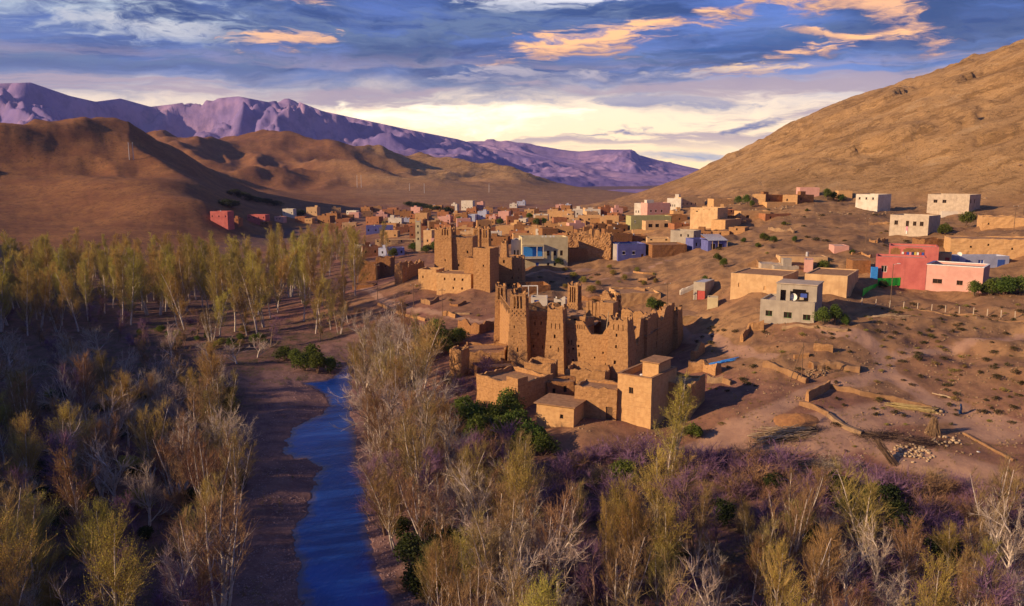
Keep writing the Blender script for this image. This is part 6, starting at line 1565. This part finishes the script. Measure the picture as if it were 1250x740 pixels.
low_wall([(845, 440), (858, 430)], 1.8, 0.8, MUD, 'broken mud wall piece uphill from the collapsed stump', 0.4)
low_wall([(905, 418), (914, 404), (932, 402)], 1.5, 0.6, MUD, 'ruined mud wall corner below the grey concrete house', 0.3)
low_wall([(955, 400), (1010, 402), (1035, 404)], 0.4, 0.6, STONE, 'low stone retaining edge in front of the grey concrete house')
low_wall([(990, 448), (1020, 446), (1050, 452)], 0.8, 2.2, SOILW, 'spoil bank of pale earth beside the track', 0.5, cat='bank', name='earth_bank')
low_wall([(830, 360), (846, 353), (856, 349)], 1.2, 0.5, PLA['white'], 'stepped whitewashed wall above the red-door hut', 0.2)
low_wall([(1060, 376), (1120, 378), (1180, 384), (1250, 392)], 0.2, 0.5, SOILW, 'low stone edge under the gardens of the pink house')
low_wall([(462, 372), (490, 384), (520, 392)], 0.6, 0.6, MUD, 'low mud edge of the lane below the smaller kasbah')
low_wall([(1100, 312), (1128, 318), (1128, 330)], 1.0, 0.4, MUD, 'mud yard wall behind the rose-red house')
low_wall([(700, 392), (735, 398), (760, 392)], 1.0, 0.5, MUD, 'low mud wall behind the kasbah ruins', 0.4)
low_wall([(560, 404), (585, 408), (602, 402)], 2.6, 0.6, MUDD, 'dark broken wall left of the back-left kasbah tower', 0.4)

tr = random.Random(77)
for k in range(26):
    zone = ((865, 1110, 275, 335), (690, 835, 330, 372), (1060, 1240, 268, 345), (470, 560, 368, 400), (860, 1000, 400, 470))[k % 5]
    px = tr.uniform(zone[0], zone[1]); py = tr.uniform(zone[2], zone[3]); L_ = tr.uniform(14, 34)
    if any(a - 4 < px + L_ * 0.5 < b + 4 and c < py < d + 4 for a, b, c, d in HOUSES): continue
    ob = low_wall([(px, py), (px + L_ * 0.5, py + tr.uniform(-2, 3)), (px + L_, py + tr.uniform(-3, 5))], tr.uniform(0.5, 1.2), 0.45, (MUD, SOILW, MUDD, STONE)[k % 4], 'low broken terrace wall of mud or stone on the bare slopes', 0.45)
    ob['group'] = 'broken terrace walls'
def heap(name, label, px, py, n, rad, ht, mat, size, cat='pile', sq=0.7):
    P = g(px, py); root = empty(name, P); tag(root, label, cat)
    q = MB()
    for i in range(n):
        a = rng.uniform(0, 6.28); r_ = rad * math.sqrt(rng.random()); x, y = r_ * math.cos(a) * 1.35, r_ * math.sin(a)
        z = gz(P.x + x, P.y + y) - P.z + ht * max(0, 1 - r_ / rad) * rng.random()
        q.rock((x, y, z + size * 0.2), size * rng.uniform(0.6, 1.3), sq)
    o = q.build('stones', mat, root); o['kind'] = 'stuff'
    return root
heap('stone_heap', 'heap of pale rounded stones beside the leaning stick bundle', 1113, 554, 90, 2.3, 0.5, STONEL, 0.24)
heap('stone_heap', 'scatter of stones next to the straw heap', 1144, 503, 16, 1.0, 0.5, STONEL, 0.25)
heap('stone_heap', 'pile of grey stones beside the paired poles', 997, 455, 50, 1.6, 0.5, STONE, 0.22)
heap('stone_heap', 'row of broken stones at the end of the brush hedge', 1158, 540, 30, 1.6, 0.3, STONEL, 0.26)
def logpile(name, label, px, py, n, L, spread, mat, r0=0.06, ang=0.0, lift=0.5, cat='wood pile', aj=0.35, part='log', tw=0, twm=None):
    P = g(px, py); root = empty(name, P, 0); tag(root, label, cat)
    for i in range(n):
        x, y = rng.uniform(-spread, spread), rng.uniform(-spread * 0.35, spread * 0.35); a = ang + rng.uniform(-aj, aj); l = L * rng.uniform(0.6, 1.2)
        z0 = gz(P.x + x, P.y + y) - P.z; zl = rng.uniform(0.0, lift); r_ = r0 * rng.uniform(0.7, 1.3)
        q = MB(); dx, dy = math.cos(a) * l / 2, math.sin(a) * l / 2
        q.tube((x - dx, y - dy, gz(P.x + x - dx, P.y + y - dy) - P.z + zl + r_ * 0.6), (x + dx, y + dy, gz(P.x + x + dx, P.y + y + dy) - P.z + zl * rng.uniform(0.5, 1.0) + r_ * 0.6), r_, r_ * 0.6, 6)
        q.build(part, mat, root)
    if tw:
        V = []; F = []
        for i in range(tw):
            x, y = rng.gauss(0, spread * 0.6), rng.gauss(0, spread * 0.28); z0 = gz(P.x + x, P.y + y) - P.z
            d = Vector((rng.gauss(0, 1), rng.gauss(0, 0.6), abs(rng.gauss(0, 0.45)))).normalized() * rng.uniform(0.4, 1.2); k = len(V); w = 0.02
            V += [(x, y, z0), (x + w, y, z0 + 0.03), (x + d.x, y + d.y, z0 + d.z), (x + d.x, y + d.y + w, z0 + d.z)]; F.append((k, k + 1, k + 2, k + 3))
        o = mesh_np('twigs', V, F, twm or TWIGB, root); o['kind'] = 'stuff'
    return root
logpile('firewood_pile', 'large jumbled pile of pale stripped branches beside the orange mound', 955, 533, 80, 3.4, 3.4, PALEW, 0.065, 0.1, 1.0, tw=2200, twm=TWIGB)
logpile('brush_pile', 'long dark brush heap below the firewood track', 1010, 569, 16, 3.0, 3.4, POLEM, 0.05, -0.25, 0.4, tw=1500, twm=TWIGG)
logpile('brush_hedge', 'dark brushwood hedge closing the lower side of the enclosure', 1075, 533, 12, 3.5, 3.0, POLEM, 0.05, -0.1, 0.35, cat='hedge', tw=1300, twm=leafmat('dark_twig', (0.075, 0.05, 0.045), (0.045, 0.03, 0.03), 0.5, 0.1))
logpile('brush_hedge', 'second stretch of dark brushwood hedge by the broken stones', 1128, 541, 10, 3.5, 3.0, POLEM, 0.05, -0.12, 0.35, cat='hedge', tw=1300, twm=MATS['dark_twig'])
logpile('log_pair', 'two long peeled logs lying on the slope above the walker', 1157, 485, 3, 4.2, 0.4, PALEW, 0.11, -0.75, 0.05, cat='logs', aj=0.06)
logpile('brush_pile', 'dark prunings beside the firewood pile', 985, 525, 6, 2.0, 1.6, POLEM, 0.05, 0.1, 0.3, tw=700, twm=MATS['dark_twig'])
logpile('pipe_pile', 'tangle of bright blue pipes on the bare earth', 877, 444, 30, 3.6, 2.4, CYAN, 0.08, 0.1, 0.25, cat='pipes', part='pipe')
logpile('pole_bundle', 'heap of thin poles on the bank below the pink house', 1085, 385, 16, 5.0, 2.0, PALEW, 0.05, -0.3, 0.3, cat='poles', part='pole')
logpile('reed_bundle', 'long pale straw-yellow reed bundle lying along the low tan wall', 1113, 500, 60, 5.5, 0.9, pmat('straw', (0.58, 0.44, 0.19), (0.46, 0.33, 0.13), 3, 4, bump=0.2), 0.05, -0.14, 0.75, cat='reeds', aj=0.06, part='reed')
def stalks(label, px, py, n, L, top, base, mat, name='stalk_stack', lean=(0, 0)):
    P = g(px, py); root = empty(name, P); tag(root, label, 'stalks'); q = MB()
    for i in range(n):
        a = rng.uniform(0, 6.28); r_ = base * math.sqrt(rng.random()); b = top * math.sqrt(rng.random()); l = L * rng.uniform(0.8, 1.1)
        x, y = r_ * math.cos(a), r_ * math.sin(a); q.tube((x, y, gz(P.x + x, P.y + y) - P.z - 0.05), (b * math.cos(a) + lean[0], b * math.sin(a) + lean[1], l), 0.03, 0.02, 4)
    o = q.build('stalks', mat, root); o['kind'] = 'stuff'
stalks('conical stack of dry stalks standing in the enclosure', 1139, 530, 110, 2.6, 0.45, 1.25, pmat('dry_stalk', (0.30, 0.19, 0.105), (0.20, 0.125, 0.075), 3, 4, bump=0.1))
stalks('leaning bundle of long brown sticks beside the stone heap', 1092, 566, 60, 2.9, 0.5, 0.7, POLEM, 'stick_bundle', (-1.9, 1.4))
# orange earth mound
def mound(label, px, py, rx, ry, h_, mat):
    P = g(px, py); n = 22; V = []; F = []
    for j in range(n + 1):
        for i in range(n + 1):
            u, v = (i / n * 2 - 1), (j / n * 2 - 1); x, y = u * rx, v * ry; e = max(0, 1 - (u * u + v * v)); V.append((x, y, 0.0 if e == 0 else h_ * e ** 1.3 * (1 + 0.35 * rng.uniform(-1, 1) * e)))
    xs = np.array([P.x + v[0] for v in V]); ys = np.array([P.y + v[1] for v in V]); zs = H(xs, ys)
    V = [(v[0], v[1], v[2] + zs[i] - P.z - (0.12 if v[2] == 0 else 0.0)) for i, v in enumerate(V)]
    for j in range(n):
        for i in range(n): a = j * (n + 1) + i; F.append((a, a + 1, a + n + 2, a + n + 1))
    o = mesh_np('earth_mound', V, F, mat, smooth=True); o.location = P; tag(o, label, 'mound')
OR = pmat('orange_earth', (0.40, 0.19, 0.075), (0.29, 0.135, 0.06), 0.8, 7, bump=0.6, bscale=2.5, bdist=0.15)
mound('low mound of orange earth behind the firewood pile', 972, 513, 3.6, 2.0, 0.55, OR)

def pole(px, py, pt, label, r_=0.11, arm=True, lamp=False, mat=None, lean=0.0, base=None):
    P = base or g(px, py); hgt = zat(px, pt, P.x, P.y) - P.z
    root = empty('utility_pole', P); tag(root, label, 'pole', 'twin masts: ' + label[-20:] if 'twin pair' in label else None)
    q = MB(); q.tube((0, 0, -0.8), (lean * hgt, 0, hgt), r_, r_ * 0.7, 7); q.build('shaft', mat or POLEM, root)
    if arm:
        q = MB(); q.box(-0.8, -0.06, hgt - 0.55, 0.8, 0.06, hgt - 0.43); q.build('cross_arm', POLEM, root)
        for u in (-0.65, 0, 0.65):
            q = MB(); q.tube((u, 0, hgt - 0.44), (u, 0, hgt - 0.26), 0.05, 0.035, 6); q.build('insulator', WHITEP, root)
    if lamp:
        q = MB(); q.tube((0, 0, hgt - 0.15), (0.9, -0.3, hgt + 0.1), 0.04, 0.03, 6); q.build('arm', METAL, root)
        q = MB(); q.box(0.75, -0.42, hgt + 0.02, 1.25, -0.18, hgt + 0.16); q.build('lamp_head', WHITEP, root)
    return P, hgt
pole(978, 466, 417, 'upright wooden pole of the pair on the earth bank', 0.10, arm=False)
P_, h_ = None, 0
A0 = g(963, 466); A1 = g(978, 466)
q = MB(); q.tube((0, 0, -0.4), (A1.x - A0.x - 0.15, A1.y - A0.y, zat(978, 424, A1.x, A1.y) - A0.z), 0.09, 0.07, 7); o = q.build('brace_pole', POLEM); o.location = A0; tag(o, 'slanting wooden brace leaning on the upright pole', 'pole')
pole(1087, 370, 322, 'wooden street light pole with lamp beside the green fence', 0.09, arm=False, lamp=True)
for px, py, pt, lb in ((1237, 286, 250, 'wooden pole rising above the long pale mud house'), (1057, 297, 265, 'wooden pole on the bare slope left of the block house'), (927, 240, 222, 'wooden pole standing behind the upper mud row'),
                       (461, 366, 322, 'wooden pole in front of the square roofless ruin'), (505, 376, 346, 'wooden pole on the lane below the smaller kasbah'), (540, 387, 352, 'wooden pole on the stony slope below the smaller kasbah'), (814, 379, 344, 'wooden pole beside the mud storeroom'), (1249, 262, 236, 'wooden pole at the end of the pale mud house row')):
    pole(px, py, pt, lb, 0.10)
for px, py, pt, lb in ((158, 195, 174, 'metal mast of the twin pair on the dark hill crest'), (163, 195, 174, 'metal mast of the twin pair on the dark hill crest'), (436, 229, 214, 'metal mast of the twin pair on the sunlit hill saddle'),
                       (441, 229, 214, 'metal mast of the twin pair on the sunlit hill saddle'), (500, 233, 224, 'lone metal mast above the narrow white house'), (518, 236, 224, 'short metal mast on the hill flank above the tan house'), (597, 235, 224, 'metal mast on the hill flank above the white-pink house')):
    pole(px, py, pt, lb, 0.35, arm=True, mat=METAL)
for i, px in enumerate(range(1052, 1252, 17)):
    P = g(px, 372 + 0.09 * (px - 1052)); q = MB(); q.box(-0.07, -0.07, -0.4, 0.07, 0.07, 1.35); q.box(-0.09, -0.09, 1.35, 0.09, 0.09, 1.42)
    o = q.build('fence_post', PLA['block']); o.location = P; o.rotation_euler = (rng.uniform(-.05, .05), rng.uniform(-.05, .05), rng.random()); tag(o, 'short concrete fence post along the bank below the garden', 'post', 'fence posts below the garden')
# the walker in blue
def walker(px, py):
    P = g(px, py); root = empty('person', P, R(35)); tag(root, 'person in dark blue robe and headscarf walking along the track carrying a bag', 'person')
    me = bpy.data.meshes.new('body'); hgt = 1.62
    v = [(0, 0, .86), (0, .01, 1.12), (0, .02, 1.32), (0, -.01, 1.42), (0, -.03, 1.55), (.17, .02, 1.31), (.23, .02, 1.06), (.22, -.12, .86), (.21, -.16, .78), (-.17, .02, 1.31), (-.23, .04, 1.06), (-.24, .0, .84), (-.24, -.02, .76),
         (.09, 0, .82), (.10, -.13, .46), (.10, -.10, .08), (.10, -.24, .03), (-.09, 0, .82), (-.10, .06, .46), (-.10, .22, .12), (-.10, .12, .03)]
    e = [(0, 1), (1, 2), (2, 3), (3, 4), (2, 5), (5, 6), (6, 7), (7, 8), (2, 9), (9, 10), (10, 11), (11, 12), (0, 13), (13, 14), (14, 15), (15, 16), (0, 17), (17, 18), (18, 19), (19, 20)]
    me.from_pydata(v, e, []); o = link('body', me, root)
    rad = [.16, .15, .15, .06, .105, .07, .055, .042, .04, .07, .055, .042, .04, .10, .075, .05, .045, .10, .075, .05, .045]
    o.modifiers.new('skin', 'SKIN'); o.modifiers.new('sub', 'SUBSURF').levels = 1; o.modifiers['sub'].render_levels = 2
    for i, r_ in enumerate(rad): o.data.skin_vertices[0].data[i].radius = (r_, r_)
    o.data.skin_vertices[0].data[0].use_root = True
    me.materials.append(pmat('skin', (0.30, 0.17, 0.11), (0.26, 0.15, 0.10), 4, 3, bump=0))
    RB = pmat('robe_cloth', (0.022, 0.05, 0.13), (0.012, 0.03, 0.085), 3, 4, bump=0.2)
    n = 14; V = []; F = []
    prof = [(.06, 1.46, 0), (.20, 1.38, .01), (.23, 1.2, .01), (.20, 1.0, 0), (.22, .8, 0), (.25, .5, 0), (.29, .14, 0)]
    for r_, z, yy in prof:
        for i in range(n): a = 2 * math.pi * i / n; k = 1 + 0.08 * math.sin(5 * a + z * 6); V.append((r_ * k * math.cos(a), yy + r_ * 0.85 * k * math.sin(a), z))
    for j in range(len(prof) - 1):
        for i in range(n): F.append((j * n + i, j * n + (i + 1) % n, (j + 1) * n + (i + 1) % n, (j + 1) * n + i))
    mesh_np('robe', V, F, RB, root, True)
    V = []; F = []
    for j in range(8):
        ph = math.pi * j / 7 * 0.78; zz = 1.56 + 0.15 * math.cos(ph); r_ = 0.135 * math.sin(ph) + (0.05 * max(0, j - 5))
        for i in range(n): a = 2 * math.pi * i / n; V.append((r_ * math.cos(a), 0.0 + r_ * math.sin(a), zz - (0.02 * j if j > 5 else 0)))
    for j in range(7):
        for i in range(n):
            if j > 2 and math.sin(2 * math.pi * (i + .5) / n) < -0.75: continue
            F.append((j * n + i, j * n + (i + 1) % n, (j + 1) * n + (i + 1) % n, (j + 1) * n + i))
    mesh_np('headscarf', V, F, RB, root, True)
    bag = empty('carried_bag', P + Matrix.Rotation(R(35), 3, 'Z') @ Vector((-.26, -.04, .36))); tag(bag, 'dark cloth bag hanging from the walking person\'s hand', 'bag')
    q = MB(); q.rock((0, 0, .14), .2, .85); q.build('sack', RB, bag); q = MB(); q.tube((0, 0, .28), (0.01, 0.01, .44), .02, .02, 5); q.build('handle', RB, bag)
walker(1172, 506)
P = g(1194, 552); q = MB(); q.rock((0, 0, .05), .3, .3); o = q.build('white_rag', CLOTH[0]); o.location = P; tag(o, 'crumpled white rag lying on the threshing yard', 'rag')

# ------------------------------------------------------------------ ground litter
def scatter(name, label, n, pxr, pyr, fn, mat, cat='stones', keep=None, seed=5):
    r_ = np.random.RandomState(seed); px = r_.uniform(*pxr, n * 3); py = r_.uniform(*pyr, n * 3)
    x, y, z = g_many(px, py); sd = river_sd(x, y); q = MB(); c = 0
    cl = fbm(x / 7, y / 7, 3, seed)
    for i in range(len(x)):
        if c >= n: break
        if sd[i] < 0.15 or (keep and not keep(x[i], y[i], z[i], sd[i], cl[i])): continue
        fn(q, x[i], y[i], z[i], r_); c += 1
    o = q.build(name, mat); tag(o, label, cat, kind='stuff')
def stone_fn(lo, hi):
    def f(q, x, y, z, r_):
        s = lo + (hi - lo) * r_.rand() ** 2.5; k = len(q.v)
        a = r_.uniform(0, 6.28); c, sn = math.cos(a), math.sin(a)
        for u, v, w in ((1, 0, 0), (0, 1, 0), (-1, 0, 0), (0, -1, 0), (0.2, 0.1, 0.75), (0, 0, -0.5)):
            j = r_.uniform(0.75, 1.2); q.v.append((x + (u * c - v * sn) * s * j, y + (u * sn + v * c) * s * j, z + w * s * j))
        for t in ((0, 1, 4), (1, 2, 4), (2, 3, 4), (3, 0, 4), (1, 0, 5), (2, 1, 5), (3, 2, 5), (0, 3, 5)): q.f.append(tuple(k + i for i in t)); q.m.append(0)
    return f
def tuft_fn(lo, hi, nb, wid):
    def f(q, x, y, z, r_):
        h0 = r_.uniform(lo, hi)
        for _ in range(nb):
            a = r_.uniform(0, 6.28); rr = r_.uniform(0, wid); bx, by = x + rr * math.cos(a), y + rr * math.sin(a); h_ = h0 * r_.uniform(0.5, 1.1); t = r_.uniform(0, 6.28); l = 0.5 * h_
            q.tri((bx - 0.02 * math.cos(t), by - 0.02 * math.sin(t), z - 0.03), (bx + 0.02 * math.cos(t), by + 0.02 * math.sin(t), z - 0.03), (bx + l * r_.normal() * 0.6, by + l * r_.normal() * 0.6, z + h_))
    return f
scatter('pebbles', 'grey-pink pebbles covering the gravel bars of the river', 6500, (240, 520), (440, 800), stone_fn(0.05, 0.20), PEB, 'pebbles', lambda x, y, z, sd, c: sd < 9 and c > -0.25, 5)
scatter('rubble', 'loose stones littering the slopes around the kasbah and village', 5200, (470, 1280), (300, 560), stone_fn(0.06, 0.30), STONE, 'stones', lambda x, y, z, sd, c: z > -2 and c > -0.1, 6)
scatter('boulders', 'broken rock outcrops on the bare brown hill', 2600, (800, 1300), (80, 262), stone_fn(0.3, 1.3), STONE, 'rocks', lambda x, y, z, sd, c: c > -0.05 and z > 20, 7)
scatter('hill_scrub', 'sparse dark scrub dotted over the brown hill', 2600, (800, 1300), (70, 270), tuft_fn(0.5, 1.1, 7, 0.6), LEAFD, 'scrub', lambda x, y, z, sd, c: z > 18, 8)
scatter('thicket', 'dense leafless violet-brown undergrowth between the bank trees', 5200, (-60, 1310), (470, 900), tuft_fn(0.6, 1.6, 9, 0.7), TWIGP, 'undergrowth', lambda x, y, z, sd, c: z < -2.6 and sd > 4 and (sd > 9 or x > -8) and c > -0.35, 9)
scatter('dry_grass', 'dry yellowish grass and stubble on the banks and terraces', 5200, (-60, 1300), (330, 800), tuft_fn(0.15, 0.45, 9, 0.35), LEAFO, 'grass', lambda x, y, z, sd, c: z < 9 and sd > 3 and c > 0.12, 10)
scatter('green_grass', 'patches of short green grass in the grove and river margin', 2600, (-60, 470), (380, 470), tuft_fn(0.2, 0.6, 9, 0.6), LEAFG, 'grass', lambda x, y, z, sd, c: sd > 1 and c > 0.1, 11)
HAZE()
